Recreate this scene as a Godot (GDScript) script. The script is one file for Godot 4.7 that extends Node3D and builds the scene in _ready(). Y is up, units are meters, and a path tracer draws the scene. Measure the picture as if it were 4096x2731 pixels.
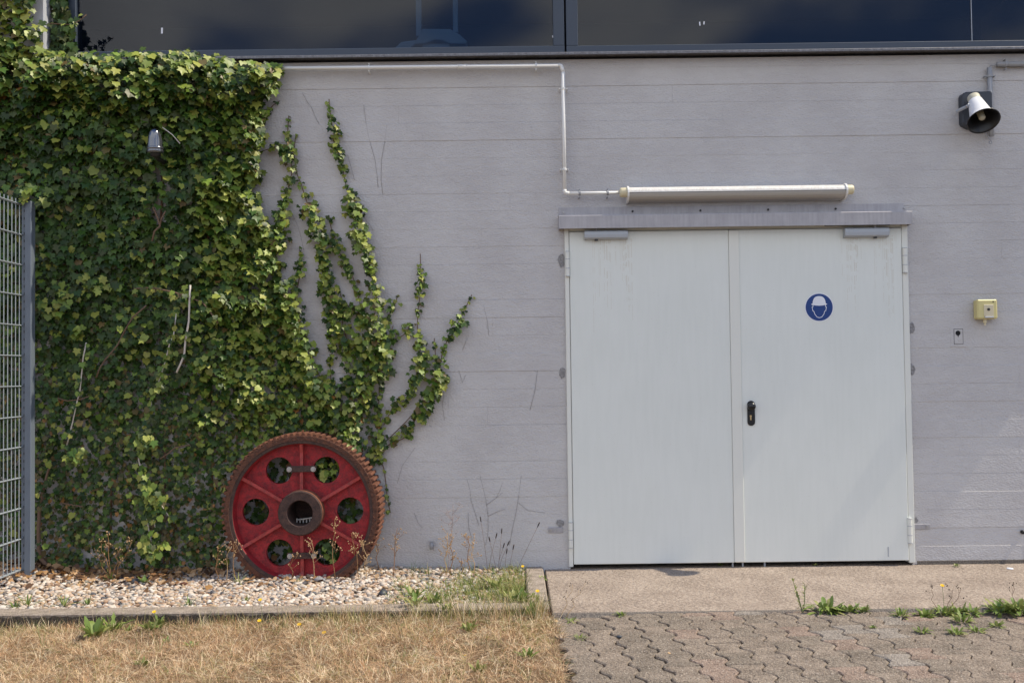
extends Node3D

# ---------------------------------------------------------------- camera numbers (measured on the photograph)
const F := 3967.0
const CAM := Vector3(0.0, 1.40, 7.0)
var cam_basis := Basis.from_euler(Vector3(0.02848, 0.0, -0.0125))
var rng := RandomNumberGenerator.new()
var M := {}
var used := {}

# ---------------------------------------------------------------- measuring
func P(px: float, py: float, z := 0.0) -> Vector3:
	var d := cam_basis * Vector3((px - 2048.0) / F, -(py - 1365.5) / F, -1.0)
	return CAM + d * ((z - CAM.z) / d.z)

func G(px: float, py: float, y := 0.0) -> Vector3:
	var d := cam_basis * Vector3((px - 2048.0) / F, -(py - 1365.5) / F, -1.0)
	return CAM + d * ((y - CAM.y) / d.y)

# ---------------------------------------------------------------- naming
func numbered(called: String, parent: Node) -> String:
	var key := str(parent.get_instance_id()) + called
	if not used.has(key):
		used[key] = 0
		return called
	used[key] += 1
	return "%s_%03d" % [called, used[key]]

func tag(o: Node, label := "", category := "", group := "", kind := ""):
	if label: o.set_meta("label", label)
	if category: o.set_meta("category", category)
	if group: o.set_meta("group", group)
	if kind: o.set_meta("kind", kind)
	return o

func thing(called: String, at: Vector3, label: String, category: String, group := "") -> Node3D:
	var o := Node3D.new()
	o.name = numbered(called, self)
	add_child(o, true)
	o.position = at
	tag(o, label, category, group)
	return o

# meshes are written in world metres; a part is moved into its parent's space
func put(called: String, mesh: Mesh, m: Material, parent: Node = null, at := Transform3D.IDENTITY) -> MeshInstance3D:
	if parent == null: parent = self
	var o := MeshInstance3D.new()
	o.mesh = mesh
	o.material_override = m
	o.name = numbered(called, parent)
	parent.add_child(o, true)
	o.transform = at
	return o

func where(n: Node) -> Vector3:
	var p := Vector3.ZERO
	while n != null and n != self:
		if n is Node3D: p += n.position
		n = n.get_parent()
	return p

func obj(called: String, st: SurfaceTool, m: Material, parent: Node = null) -> MeshInstance3D:
	st.generate_normals()
	var t := Transform3D.IDENTITY
	if parent != null: t.origin = -where(parent)
	return put(called, st.commit(), m, parent, t)

func copies(called: String, mesh: Mesh, m: Material, list: Array, colors: Array, parent: Node = null) -> MultiMeshInstance3D:
	var mm := MultiMesh.new()
	mm.transform_format = MultiMesh.TRANSFORM_3D
	mm.use_colors = true
	mm.mesh = mesh
	mm.instance_count = list.size()
	for i in list.size():
		mm.set_instance_transform(i, list[i])
		mm.set_instance_color(i, colors[i])
	var o := MultiMeshInstance3D.new()
	o.multimesh = mm
	o.material_override = m
	if parent == null: parent = self
	o.name = numbered(called, parent)
	parent.add_child(o, true)
	if parent != self: o.position = -where(parent)
	o.set_meta("kind", "stuff")
	return o

# ---------------------------------------------------------------- shapes
func mb(smooth := false) -> SurfaceTool:
	var st := SurfaceTool.new()
	st.begin(Mesh.PRIMITIVE_TRIANGLES)
	st.set_smooth_group(0 if smooth else -1)
	return st

func tri(st: SurfaceTool, a: Vector3, b: Vector3, c: Vector3, out: Vector3):
	if (a - c).cross(a - b).dot(out) < 0.0:
		var k := b
		b = c
		c = k
	st.add_vertex(a); st.add_vertex(b); st.add_vertex(c)

func quad(st: SurfaceTool, a: Vector3, b: Vector3, c: Vector3, d: Vector3, out: Vector3):
	tri(st, a, b, c, out)
	tri(st, a, c, d, out)

func box(st: SurfaceTool, lo: Vector3, hi: Vector3, bev := 0.0, xf := Transform3D.IDENTITY):
	var c := (lo + hi) / 2.0
	var h := (hi - lo) / 2.0
	var b: float = min(bev, min(h.x, min(h.y, h.z)) * 0.9)
	if b <= 0.0:
		for ax in 3:
			for s in [-1.0, 1.0]:
				var n := Vector3.ZERO; n[ax] = s
				var u := Vector3.ZERO; u[(ax + 1) % 3] = h[(ax + 1) % 3]
				var v := Vector3.ZERO; v[(ax + 2) % 3] = h[(ax + 2) % 3]
				var o := c + n * h[ax]
				quad(st, xf * (o - u - v), xf * (o + u - v), xf * (o + u + v), xf * (o - u + v), xf.basis * n)
		return
	for ax in 3:
		var i1 := (ax + 1) % 3
		var i2 := (ax + 2) % 3
		for s in [-1.0, 1.0]:
			var n := Vector3.ZERO; n[ax] = s
			var u := Vector3.ZERO; u[i1] = h[i1] - b
			var v := Vector3.ZERO; v[i2] = h[i2] - b
			var o := c + n * h[ax]
			quad(st, xf * (o - u - v), xf * (o + u - v), xf * (o + u + v), xf * (o - u + v), xf.basis * n)
			for s2 in [-1.0, 1.0]:
				# edge between face ax/s and face i1/s2
				var n2 := Vector3.ZERO; n2[i1] = s2
				var p := c + n * h[ax] + n2 * (h[i1] - b)
				var q := c + n * (h[ax] - b) + n2 * h[i1]
				quad(st, xf * (p - v), xf * (p + v), xf * (q + v), xf * (q - v), xf.basis * (n + n2))
	for sx in [-1.0, 1.0]:
		for sy in [-1.0, 1.0]:
			for sz in [-1.0, 1.0]:
				var k := Vector3(sx, sy, sz)
				var p := c + k * h
				tri(st, xf * (p - Vector3(0, sy, sz) * b), xf * (p - Vector3(sx, 0, sz) * b), xf * (p - Vector3(sx, sy, 0) * b), xf.basis * k)

func frame_of(d: Vector3) -> Basis:
	var y := d.normalized()
	var x := y.cross(Vector3(0.31, 0.2, 0.93)).normalized()
	return Basis(x, y, x.cross(y))

func tube(st: SurfaceTool, path: Array, r, sides := 6, caps := true):
	var rings := []
	var x := frame_of(path[1] - path[0]).x
	for i in path.size():
		var d: Vector3 = (path[min(i + 1, path.size() - 1)] - path[max(i - 1, 0)]).normalized()
		x = (x - d * x.dot(d)).normalized()
		var y := d.cross(x)
		var rad: float = r if not (r is Array) else r[i]
		var ring := []
		for k in sides:
			var a := TAU * k / sides
			ring.append(path[i] + (x * cos(a) + y * sin(a)) * rad)
		rings.append(ring)
	for i in path.size() - 1:
		for k in sides:
			var k2 := (k + 1) % sides
			var out: Vector3 = rings[i][k] + rings[i][k2] - path[i] * 2.0
			quad(st, rings[i][k], rings[i][k2], rings[i + 1][k2], rings[i + 1][k], out)
	if caps:
		for e in [0, path.size() - 1]:
			var d: Vector3 = path[e] - path[1 if e == 0 else path.size() - 2]
			for k in range(1, sides - 1):
				tri(st, rings[e][0], rings[e][k], rings[e][k + 1], d)

# profile of (radius, height) about an axis; outline is closed by the caller
func lathe(st: SurfaceTool, profile: Array, xf: Transform3D, sides := 32, a0 := 0.0, a1 := TAU):
	var mid := Vector2.ZERO
	for p in profile: mid += p
	mid /= profile.size()
	for i in profile.size() - 1:
		var p: Vector2 = profile[i]
		var q: Vector2 = profile[i + 1]
		var t := (q - p)
		if t.length() < 1e-7: continue
		var n := Vector2(t.y, -t.x).normalized()
		for k in sides:
			var a := a0 + (a1 - a0) * k / sides
			var b := a0 + (a1 - a0) * (k + 1) / sides
			var ca := Vector3(cos(a), 0, sin(a))
			var cb := Vector3(cos(b), 0, sin(b))
			var am := Vector3(cos((a + b) / 2), 0, sin((a + b) / 2))
			var up := Vector3.UP
			quad(st, xf * (ca * p.x + up * p.y), xf * (cb * p.x + up * p.y), xf * (cb * q.x + up * q.y), xf * (ca * q.x + up * q.y), xf.basis * (am * n.x + up * n.y))

# polygon in the xy plane of xf, from z0 to z1
func prism(st: SurfaceTool, poly: Array, z0: float, z1: float, xf := Transform3D.IDENTITY, back := true):
	var pts := PackedVector2Array(poly)
	if Geometry2D.is_polygon_clockwise(pts): pts.reverse()
	var idx := Geometry2D.triangulate_polygon(pts)
	for i in range(0, idx.size(), 3):
		var t := []
		for k in 3: t.append(pts[idx[i + k]])
		tri(st, xf * Vector3(t[0].x, t[0].y, z1), xf * Vector3(t[1].x, t[1].y, z1), xf * Vector3(t[2].x, t[2].y, z1), xf.basis.z)
		if back: tri(st, xf * Vector3(t[0].x, t[0].y, z0), xf * Vector3(t[1].x, t[1].y, z0), xf * Vector3(t[2].x, t[2].y, z0), -xf.basis.z)
	for i in pts.size():
		var a := pts[i]
		var b := pts[(i + 1) % pts.size()]
		var e := b - a
		quad(st, xf * Vector3(a.x, a.y, z0), xf * Vector3(b.x, b.y, z0), xf * Vector3(b.x, b.y, z1), xf * Vector3(a.x, a.y, z1), xf.basis * Vector3(e.y, -e.x, 0))

# like prism, with the outline drawn in by bev at the z1 end
func bevel_prism(st: SurfaceTool, poly: Array, z0: float, z1: float, bev: float, xf := Transform3D.IDENTITY):
	var pts := PackedVector2Array(poly)
	if Geometry2D.is_polygon_clockwise(pts): pts.reverse()
	var ins := PackedVector2Array()
	for i in pts.size():
		var e1 := (pts[i] - pts[(i - 1 + pts.size()) % pts.size()]).normalized()
		var e2 := (pts[(i + 1) % pts.size()] - pts[i]).normalized()
		var n := Vector2(-e1.y, e1.x) + Vector2(-e2.y, e2.x)
		ins.append(pts[i] + n / max(n.length_squared() / 2.0, 0.5) * bev)
	var idx := Geometry2D.triangulate_polygon(ins)
	for i in range(0, idx.size(), 3):
		var t := []
		for k in 3: t.append(ins[idx[i + k]])
		tri(st, xf * Vector3(t[0].x, t[0].y, z1), xf * Vector3(t[1].x, t[1].y, z1), xf * Vector3(t[2].x, t[2].y, z1), xf.basis.z)
	for i in pts.size():
		var j := (i + 1) % pts.size()
		var e := pts[j] - pts[i]
		var out := xf.basis * Vector3(e.y, -e.x, 0)
		quad(st, xf * Vector3(pts[i].x, pts[i].y, z0), xf * Vector3(pts[j].x, pts[j].y, z0), xf * Vector3(pts[j].x, pts[j].y, z1 - bev), xf * Vector3(pts[i].x, pts[i].y, z1 - bev), out)
		quad(st, xf * Vector3(pts[i].x, pts[i].y, z1 - bev), xf * Vector3(pts[j].x, pts[j].y, z1 - bev), xf * Vector3(ins[j].x, ins[j].y, z1), xf * Vector3(ins[i].x, ins[i].y, z1), out.normalized() + xf.basis.z)

# profile in (z, y), swept along x
func sweep_x(st: SurfaceTool, profile: Array, x0: float, x1: float):
	var xf := Transform3D(Basis(Vector3(0, 0, 1), Vector3(0, 1, 0), Vector3(-1, 0, 0)), Vector3.ZERO)
	prism(st, profile, -x1, -x0, xf)

func circle(c: Vector2, r: float, n := 24) -> Array:
	var out := []
	for i in n: out.append(c + Vector2(cos(TAU * i / n), sin(TAU * i / n)) * r)
	return out

# ---------------------------------------------------------------- materials
func lin(r: float, g: float, b: float) -> Color:
	return Color(r, g, b).linear_to_srgb()

func mat(called: String, c: Color, rough := 0.8, metal := 0.0) -> StandardMaterial3D:
	var m := StandardMaterial3D.new()
	m.albedo_color = c.linear_to_srgb()
	m.roughness = rough
	m.metallic = metal
	m.resource_name = called
	M[called] = m
	return m

func field(seed_: int, size: int, freq: float, octaves := 4) -> PackedByteArray:
	var n := FastNoiseLite.new()
	n.noise_type = FastNoiseLite.TYPE_SIMPLEX
	n.seed = seed_
	n.frequency = freq
	n.fractal_type = FastNoiseLite.FRACTAL_FBM
	n.fractal_octaves = octaves
	var im := n.get_seamless_image(size, size)
	im.convert(Image.FORMAT_L8)
	return im.get_data()

# colour between a (low) and b (high) of a coarse and a fine noise, with specks of colour s; sx/sy stretch the fine noise
func weathered(seed_: int, size: int, coarse: float, fine: float, a: Color, b: Color, s := Color.BLACK, specks := 0.0, jitter := 0.06, fine_share := 0.5, sx := 1, sy := 1) -> ImageTexture:
	var c := field(seed_, size, coarse)
	var f := field(seed_ + 7, size, fine)
	var r := RandomNumberGenerator.new()
	r.seed = seed_ * 31 + 5
	var data := PackedByteArray()
	data.resize(size * size * 3)
	for y in size:
		for x in size:
			var i := y * size + x
			var v := c[i] / 255.0 * (1.0 - fine_share) + f[(y / sy) * size + (x / sx)] / 255.0 * fine_share
			v = clampf((v - 0.5) * 1.9 + 0.5, 0.0, 1.0)
			var k := a.lerp(b, v)
			if specks > 0.0 and r.randf() < specks: k = k.lerp(s, r.randf_range(0.4, 1.0))
			var j := 1.0 + r.randf_range(-jitter, jitter)
			k = Color(k.r * j, k.g * j, k.b * j).linear_to_srgb()
			data[i * 3] = int(clampf(k.r, 0, 1) * 255.0)
			data[i * 3 + 1] = int(clampf(k.g, 0, 1) * 255.0)
			data[i * 3 + 2] = int(clampf(k.b, 0, 1) * 255.0)
	var im := Image.create_from_data(size, size, false, Image.FORMAT_RGB8, data)
	im.generate_mipmaps()
	return ImageTexture.create_from_image(im)

func relief(seed_: int, size: int, coarse: float, fine: float, strength: float, fine_share := 0.5, sx := 1, sy := 1) -> ImageTexture:
	var c := field(seed_, size, coarse)
	var f := field(seed_ + 3, size, fine)
	var data := PackedByteArray()
	data.resize(size * size)
	for y in size:
		for x in size:
			var i := y * size + x
			data[i] = int(c[i] * (1.0 - fine_share) + f[(y / sy) * size + (x / sx)] * fine_share)
	var im := Image.create_from_data(size, size, false, Image.FORMAT_L8, data)
	im.bump_map_to_normal_map(strength)
	return ImageTexture.create_from_image(im)

func skin(m: StandardMaterial3D, tex: Texture2D, metres: float, normal: Texture2D = null, depth := 1.0):
	m.albedo_color = Color.WHITE
	m.albedo_texture = tex
	m.uv1_triplanar = true
	m.uv1_world_triplanar = true
	m.uv1_scale = Vector3.ONE / metres
	if normal:
		m.normal_enabled = true
		m.normal_texture = normal
		m.normal_scale = depth

# pale paint with runs of dirt that start under the two closers and end raggedly, and a few scuffs
func door_texture() -> ImageTexture:
	var size := 1024
	var metres := 2.6
	var c := field(11, size, .004)
	var f := field(13, size, .05)
	var runs := field(14, size, .03)
	var r := RandomNumberGenerator.new()
	r.seed = 8
	var data := PackedByteArray()
	data.resize(size * size * 3)
	var x0s := [P(2420, 957).x, P(2512, 957).x, P(3400, 949).x, P(3540, 949).x]
	var top := P(2450, 957).y
	var starts := {}
	for k in 4:
		for w in 26:
			var x := int(fposmod(x0s[k] + r.randfn(0, .035), metres) / metres * size)
			starts[x] = r.randf_range(.06, .75) * r.randf_range(.3, 1.0)
	for x in size:
		var reach: float = starts.get(x, 0.0)
		for y in size:
			var i := y * size + x
			var v := c[i] / 255.0 * .5 + f[(y / 10) * size + x] / 255.0 * .5
			var k := Color(.685, .715, .678).lerp(Color(.712, .740, .705), clampf((v - .5) * 1.9 + .5, 0, 1))
			var wy := fposmod(-float(y) / size * metres, metres)
			var below := top - wy
			if reach > 0.0 and below > 0.0 and below < reach and runs[i] > 105: k = k.lerp(Color(.46, .40, .29), .32)
			if r.randf() < .0005: k = k.lerp(Color(.40, .34, .26), .6)
			k = k.linear_to_srgb()
			data[i * 3] = int(k.r * 255.0)
			data[i * 3 + 1] = int(k.g * 255.0)
			data[i * 3 + 2] = int(k.b * 255.0)
	var im := Image.create_from_data(size, size, false, Image.FORMAT_RGB8, data)
	im.generate_mipmaps()
	return ImageTexture.create_from_image(im)

func materials():
	var m := mat("wall paint", Color(.4, .4, .42), 0.75)
	skin(m, weathered(1, 1024, 0.004, 0.05, Color(.482, .468, .466), Color(.535, .525, .522), Color(.38, .35, .35), 0.0015, 0.02, 0.35, 4, 1), 3.0, relief(2, 1024, 0.04, 0.22, 3.4, 0.6, 2, 1), 0.6)
	m = mat("door paint", Color(.6, .62, .6), 0.42)
	skin(m, door_texture(), 2.6)
	mat("frame paint", Color(.70, .71, .66), 0.4)
	m = mat("slab concrete", Color(.35, .3, .25), 0.92)
	skin(m, weathered(21, 1024, 0.006, 0.06, Color(.20, .155, .122), Color(.35, .285, .232), Color(.48, .44, .39), 0.10, 0.28, 0.6, 1, 1), 2.6, relief(22, 512, 0.08, 0.25, 5.0), 0.6)
	m = mat("kerb concrete", Color(.3, .27, .22), 0.95)
	skin(m, weathered(31, 512, 0.012, 0.08, Color(.20, .165, .13), Color(.40, .335, .28), Color(.12, .10, .08), 0.06, 0.16), 0.7, relief(32, 512, 0.05, 0.2, 6.0), 0.8)
	m = mat("dark kerb face", Color(.05, .045, .035), 1.0)
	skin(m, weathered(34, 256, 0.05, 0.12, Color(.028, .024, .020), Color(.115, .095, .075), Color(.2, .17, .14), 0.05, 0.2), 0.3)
	m = mat("rough broken concrete", Color(.12, .11, .1), 0.98)
	skin(m, weathered(35, 512, 0.05, 0.12, Color(.06, .055, .05), Color(.30, .26, .225), Color(.42, .38, .34), 0.08, 0.25), 0.3, relief(36, 512, 0.05, 0.12, 12.0), 1.5)
	var tones := [[Color(.115, .092, .070), Color(.245, .200, .158)], [Color(.135, .105, .080), Color(.275, .222, .175)], [Color(.165, .115, .088), Color(.305, .228, .18)], [Color(.160, .138, .118), Color(.285, .25, .215)]]
	for i in 4:
		m = mat("paver %d" % i, Color(.25, .2, .17), 0.93)
		skin(m, weathered(41 + i, 512, 0.015, 0.12, tones[i][0], tones[i][1], Color(.58, .54, .48), 0.07, 0.3, 0.55), 1.5, relief(46, 512, 0.1, 0.3, 6.0), 0.9)
	m = mat("joint soil", Color(.07, .055, .045), 1.0)
	skin(m, weathered(51, 256, 0.05, 0.2, Color(.04, .032, .026), Color(.10, .08, .062), Color(.25, .2, .15), 0.05, 0.3), 0.3)
	m = mat("dry soil", Color(.2, .13, .08), 1.0)
	skin(m, weathered(52, 512, 0.02, 0.1, Color(.10, .065, .036), Color(.25, .175, .10), Color(.36, .27, .16), 0.15, 0.3), 0.8)
	m = mat("gravel soil", Color(.2, .15, .11), 1.0)
	skin(m, weathered(53, 256, 0.03, 0.12, Color(.10, .08, .06), Color(.24, .19, .15), Color(.4, .35, .3), 0.1, 0.3), 0.4)
	m = mat("far ground", Color(.2, .16, .1), 1.0)
	m = mat("red paint", Color(.3, .02, .02), 0.66)
	skin(m, weathered(61, 512, 0.02, 0.08, Color(.17, .009, .014), Color(.37, .015, .021), Color(.04, .02, .018), 0.05, 0.07, 0.4), 0.8, relief(62, 256, 0.05, 0.2, 3.0), 0.4)
	m = mat("red painted rib", Color(.34, .03, .03), 0.5)
	skin(m, weathered(63, 256, 0.03, 0.1, Color(.22, .03, .028), Color(.42, .045, .042), Color(.10, .03, .02), 0.03, 0.08), 0.6)
	m = mat("brown rust", Color(.12, .05, .025), 0.85)
	skin(m, weathered(65, 512, 0.02, 0.1, Color(.045, .018, .012), Color(.145, .052, .026), Color(.03, .015, .012), 0.04, 0.14), 0.5, relief(66, 256, 0.06, 0.2, 5.0), 0.7)
	m = mat("orange rust", Color(.3, .1, .05), 0.9)
	skin(m, weathered(67, 256, 0.04, 0.15, Color(.11, .038, .020), Color(.28, .105, .055), Color(.08, .03, .02), 0.06, 0.16), 0.4)
	m = mat("tooth rust", Color(.12, .05, .03), 0.85)
	skin(m, weathered(68, 256, 0.04, 0.15, Color(.065, .024, .014), Color(.215, .080, .040), Color(.04, .02, .015), 0.06, 0.16), 0.4)
	m = mat("black rust", Color(.04, .03, .03), 0.8)
	skin(m, weathered(69, 256, 0.03, 0.12, Color(.030, .017, .015), Color(.085, .045, .035), Color(.15, .06, .03), 0.03, 0.14), 0.5)
	m = mat("old galvanised steel", Color(.3, .3, .32), 0.55, 0.25)
	skin(m, weathered(71, 512, 0.01, 0.05, Color(.345, .335, .35), Color(.425, .415, .43), Color(.2, .17, .14), 0.003, 0.03, 0.55, 1, 12), 0.9)
	mat("closer grey", Color(.38, .41, .45), 0.45, 0.1)
	mat("dark metal", Color(.025, .023, .024), 0.5, 0.3)
	mat("bolt steel", Color(.42, .41, .40), 0.4, 0.7)
	mat("white plastic", Color(.72, .72, .70), 0.4)
	mat("grey plastic", Color(.30, .31, .33), 0.5)
	mat("cream plastic", Color(.62, .56, .38), 0.5)
	mat("yellow plastic", Color(.62, .55, .25), 0.45)
	mat("pale yellow plastic", Color(.62, .55, .38), 0.4)
	mat("black plastic", Color(.012, .012, .014), 0.35)
	mat("handle black", Color(.006, .006, .007), 0.28)
	mat("charcoal box", Color(.035, .042, .055), 0.5)
	mat("horn white", Color(.80, .81, .83), 0.35)
	mat("horn cap beige", Color(.50, .48, .38), 0.5)
	mat("brass", Color(.55, .40, .2), 0.4, 0.8)
	mat("window frame blue grey", Color(.042, .058, .086), 0.5)
	m = mat("sill sheet", Color(.16, .165, .18), 0.5, 0.3)
	skin(m, weathered(75, 256, 0.03, 0.1, Color(.11, .11, .12), Color(.22, .22, .24), Color(.05, .045, .04), 0.06, 0.1), 0.5)
	mat("gap black", Color(.006, .006, .007), 0.9)
	mat("interior", Color(.035, .04, .06), 0.9)
	mat("machine blue", Color(.16, .36, .66), 0.5)
	mat("pilaster paint", Color(.46, .48, .52), 0.7)
	mat("mortar", Color(.29, .285, .285), 0.95)
	skin(M["mortar"], weathered(77, 256, 0.04, 0.12, Color(.20, .195, .195), Color(.36, .355, .36), Color(.1, .1, .1), 0.03, 0.12), 0.3, relief(78, 256, 0.06, 0.2, 6.0), 0.8)
	mat("fence paint", Color(.145, .175, .215), 0.5, 0.1)
	mat("fence wire", Color(.33, .37, .40), 0.45, 0.2)
	mat("sign white", Color(.74, .76, .82), 0.4)
	mat("sign blue", Color(.003, .038, .19), 0.5)
	m = mat("lamp glass", Color(.17, .18, .20), 0.18, 0.75)
	mat("cover plastic", Color(.40, .38, .35), 0.2)
	m = mat("dirty white", Color(.6, .58, .54), 0.35)
	skin(m, weathered(80, 256, 0.03, 0.1, Color(.58, .56, .52), Color(.76, .75, .72), Color(.3, .26, .2), 0.02, 0.06, .5, 1, 1), 0.4)
	m = mat("window glass", Color(.004, .007, .016), 0.02)
	m.albedo_color = Color(Color(.004, .007, .016).linear_to_srgb(), 0.42)
	m.transparency = BaseMaterial3D.TRANSPARENCY_ALPHA
	m.metallic_specular = 0.44
	for k in ["ivy leaf", "dry leaf", "straw", "grass blade"]:
		m = mat(k, Color.WHITE, 0.46 if k == "ivy leaf" else 0.8)
		m.metallic_specular = 0.42 if k == "ivy leaf" else 0.2
		m.vertex_color_use_as_albedo = true
		m.cull_mode = BaseMaterial3D.CULL_DISABLED
		m.backlight_enabled = true
		m.backlight = Color(.35, .35, .25) if k == "ivy leaf" else Color(.3, .3, .25)
	m = mat("pebble", Color.WHITE, 0.8)
	m.vertex_color_use_as_albedo = true
	mat("stem brown", Color(.16, .10, .065), 0.9)
	mat("stem pale", Color(.58, .53, .47), 0.85)
	mat("tendril grey", Color(.27, .25, .245), 0.9)
	mat("weed stem", Color(.26, .14, .06), 0.9)
	mat("weed straw", Color(.46, .31, .16), 0.9)
	mat("weed seed", Color(.45, .30, .16), 0.9)
	mat("pale plume", Color(.36, .28, .26), 0.9)
	mat("dark seed", Color(.035, .022, .018), 0.9)
	mat("green stem", Color(.11, .16, .05), 0.8)
	mat("yellow petal", Color(.78, .50, .01), 0.6)
	for i in 4:
		m = mat("weed leaf %d" % i, [Color(.105, .165, .028), Color(.165, .225, .042), Color(.07, .115, .026), Color(.24, .245, .075)][i], 0.55)
		m.cull_mode = BaseMaterial3D.CULL_DISABLED
		m.backlight_enabled = true
		m.backlight = Color(.3, .35, .2)
	for i in 8:
		m = mat("ivy tone %d" % i, ivy_tones[i], 0.46)
		m.metallic_specular = 0.42
		m.cull_mode = BaseMaterial3D.CULL_DISABLED
		m.backlight_enabled = true
		m.backlight = Color(.35, .35, .25)

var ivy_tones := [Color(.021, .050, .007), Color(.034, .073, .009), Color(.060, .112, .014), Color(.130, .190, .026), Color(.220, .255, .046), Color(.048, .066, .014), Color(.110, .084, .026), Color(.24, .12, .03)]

# ---------------------------------------------------------------- sky, sun, camera
func make_sky() -> PanoramaSkyMaterial:
	var w := 1024
	var h := 512
	var n := FastNoiseLite.new()
	n.seed = 12
	n.frequency = 0.8
	n.fractal_octaves = 5
	var im := Image.create(w, h, false, Image.FORMAT_RGBF)
	for y in h:
		var el := (0.5 - (y + 0.5) / h) * PI
		for x in w:
			if el < 0.0:
				im.set_pixel(x, y, Color(.30, .27, .24))
				continue
			var az := TAU * (x + 0.5) / w
			var d := Vector3(cos(az) * cos(el), sin(el), sin(az) * cos(el))
			var q := Vector3(d.x, 0, d.z) / (d.y + 0.30) * 1.5
			var v := n.get_noise_3d(q.x, 3.0, q.z)
			var c := smoothstep(-0.24, 0.14, v)
			var thick := smoothstep(0.1, 0.6, v)
			var blue := Color(.34, .52, .88).lerp(Color(.09, .22, .62), pow(clampf(d.y, 0, 1), 0.4))
			var cloud := Color(1.16, 1.19, 1.24).lerp(Color(.74, .76, .80), thick)
			im.set_pixel(x, y, blue.lerp(cloud, c))
	var s := PanoramaSkyMaterial.new()
	s.panorama = ImageTexture.create_from_image(im)
	s.energy_multiplier = 1.1
	return s

func _ready():
	rng.seed = 4242
	# --- camera
	var cam := Camera3D.new()
	cam.name = "camera"
	add_child(cam, true)
	cam.transform = Transform3D(cam_basis, CAM)
	cam.fov = rad_to_deg(2.0 * atan(341.0 / (F / 4.0)))
	cam.near = 0.05
	cam.far = 400.0
	cam.current = true
	# --- sky, exposure
	var we := WorldEnvironment.new()
	we.name = "world_environment"
	var e := Environment.new()
	e.background_mode = Environment.BG_SKY
	e.sky = Sky.new()
	e.sky.sky_material = make_sky()
	e.background_energy_multiplier = 1.0
	e.tonemap_mode = Environment.TONE_MAPPER_LINEAR
	e.tonemap_exposure = 1.03
	e.sdfgi_enabled = true
	e.ssao_enabled = true
	e.ssil_enabled = true
	we.environment = e
	add_child(we, true)
	# --- sun: high on the right, all but in the plane of the wall
	var sun := DirectionalLight3D.new()
	sun.name = "sun"
	sun.light_color = Color(1.0, 0.95, 0.86)
	sun.light_energy = 1.6
	sun.light_angular_distance = 0.5
	sun.shadow_enabled = true
	add_child(sun, true)
	sun.look_at_from_position(Vector3.ZERO, Vector3(-.565, -.825, -.0210), Vector3(0, 0, 1))
	materials()
	ground()
	wall()
	windows()
	double_door()
	wall_fittings()
	fence()
	gear()
	gravel()
	pavers()
	ivy()
	lawn()
	weeds()

# ---------------------------------------------------------------- ground
func lawn_y(x: float) -> float:
	return lerpf(-0.095, -0.03, clampf((x + 3.4) / 3.4, 0, 1))

func paver_y(x: float) -> float:
	return -0.006 - 0.018 * smoothstep(.95, .25, x) - 0.026 * smoothstep(1.9, 2.5, x)

func struct(called: String, st: SurfaceTool, m: Material) -> MeshInstance3D:
	var o := obj(called, st, m)
	o.set_meta("kind", "structure")
	return o

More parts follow.
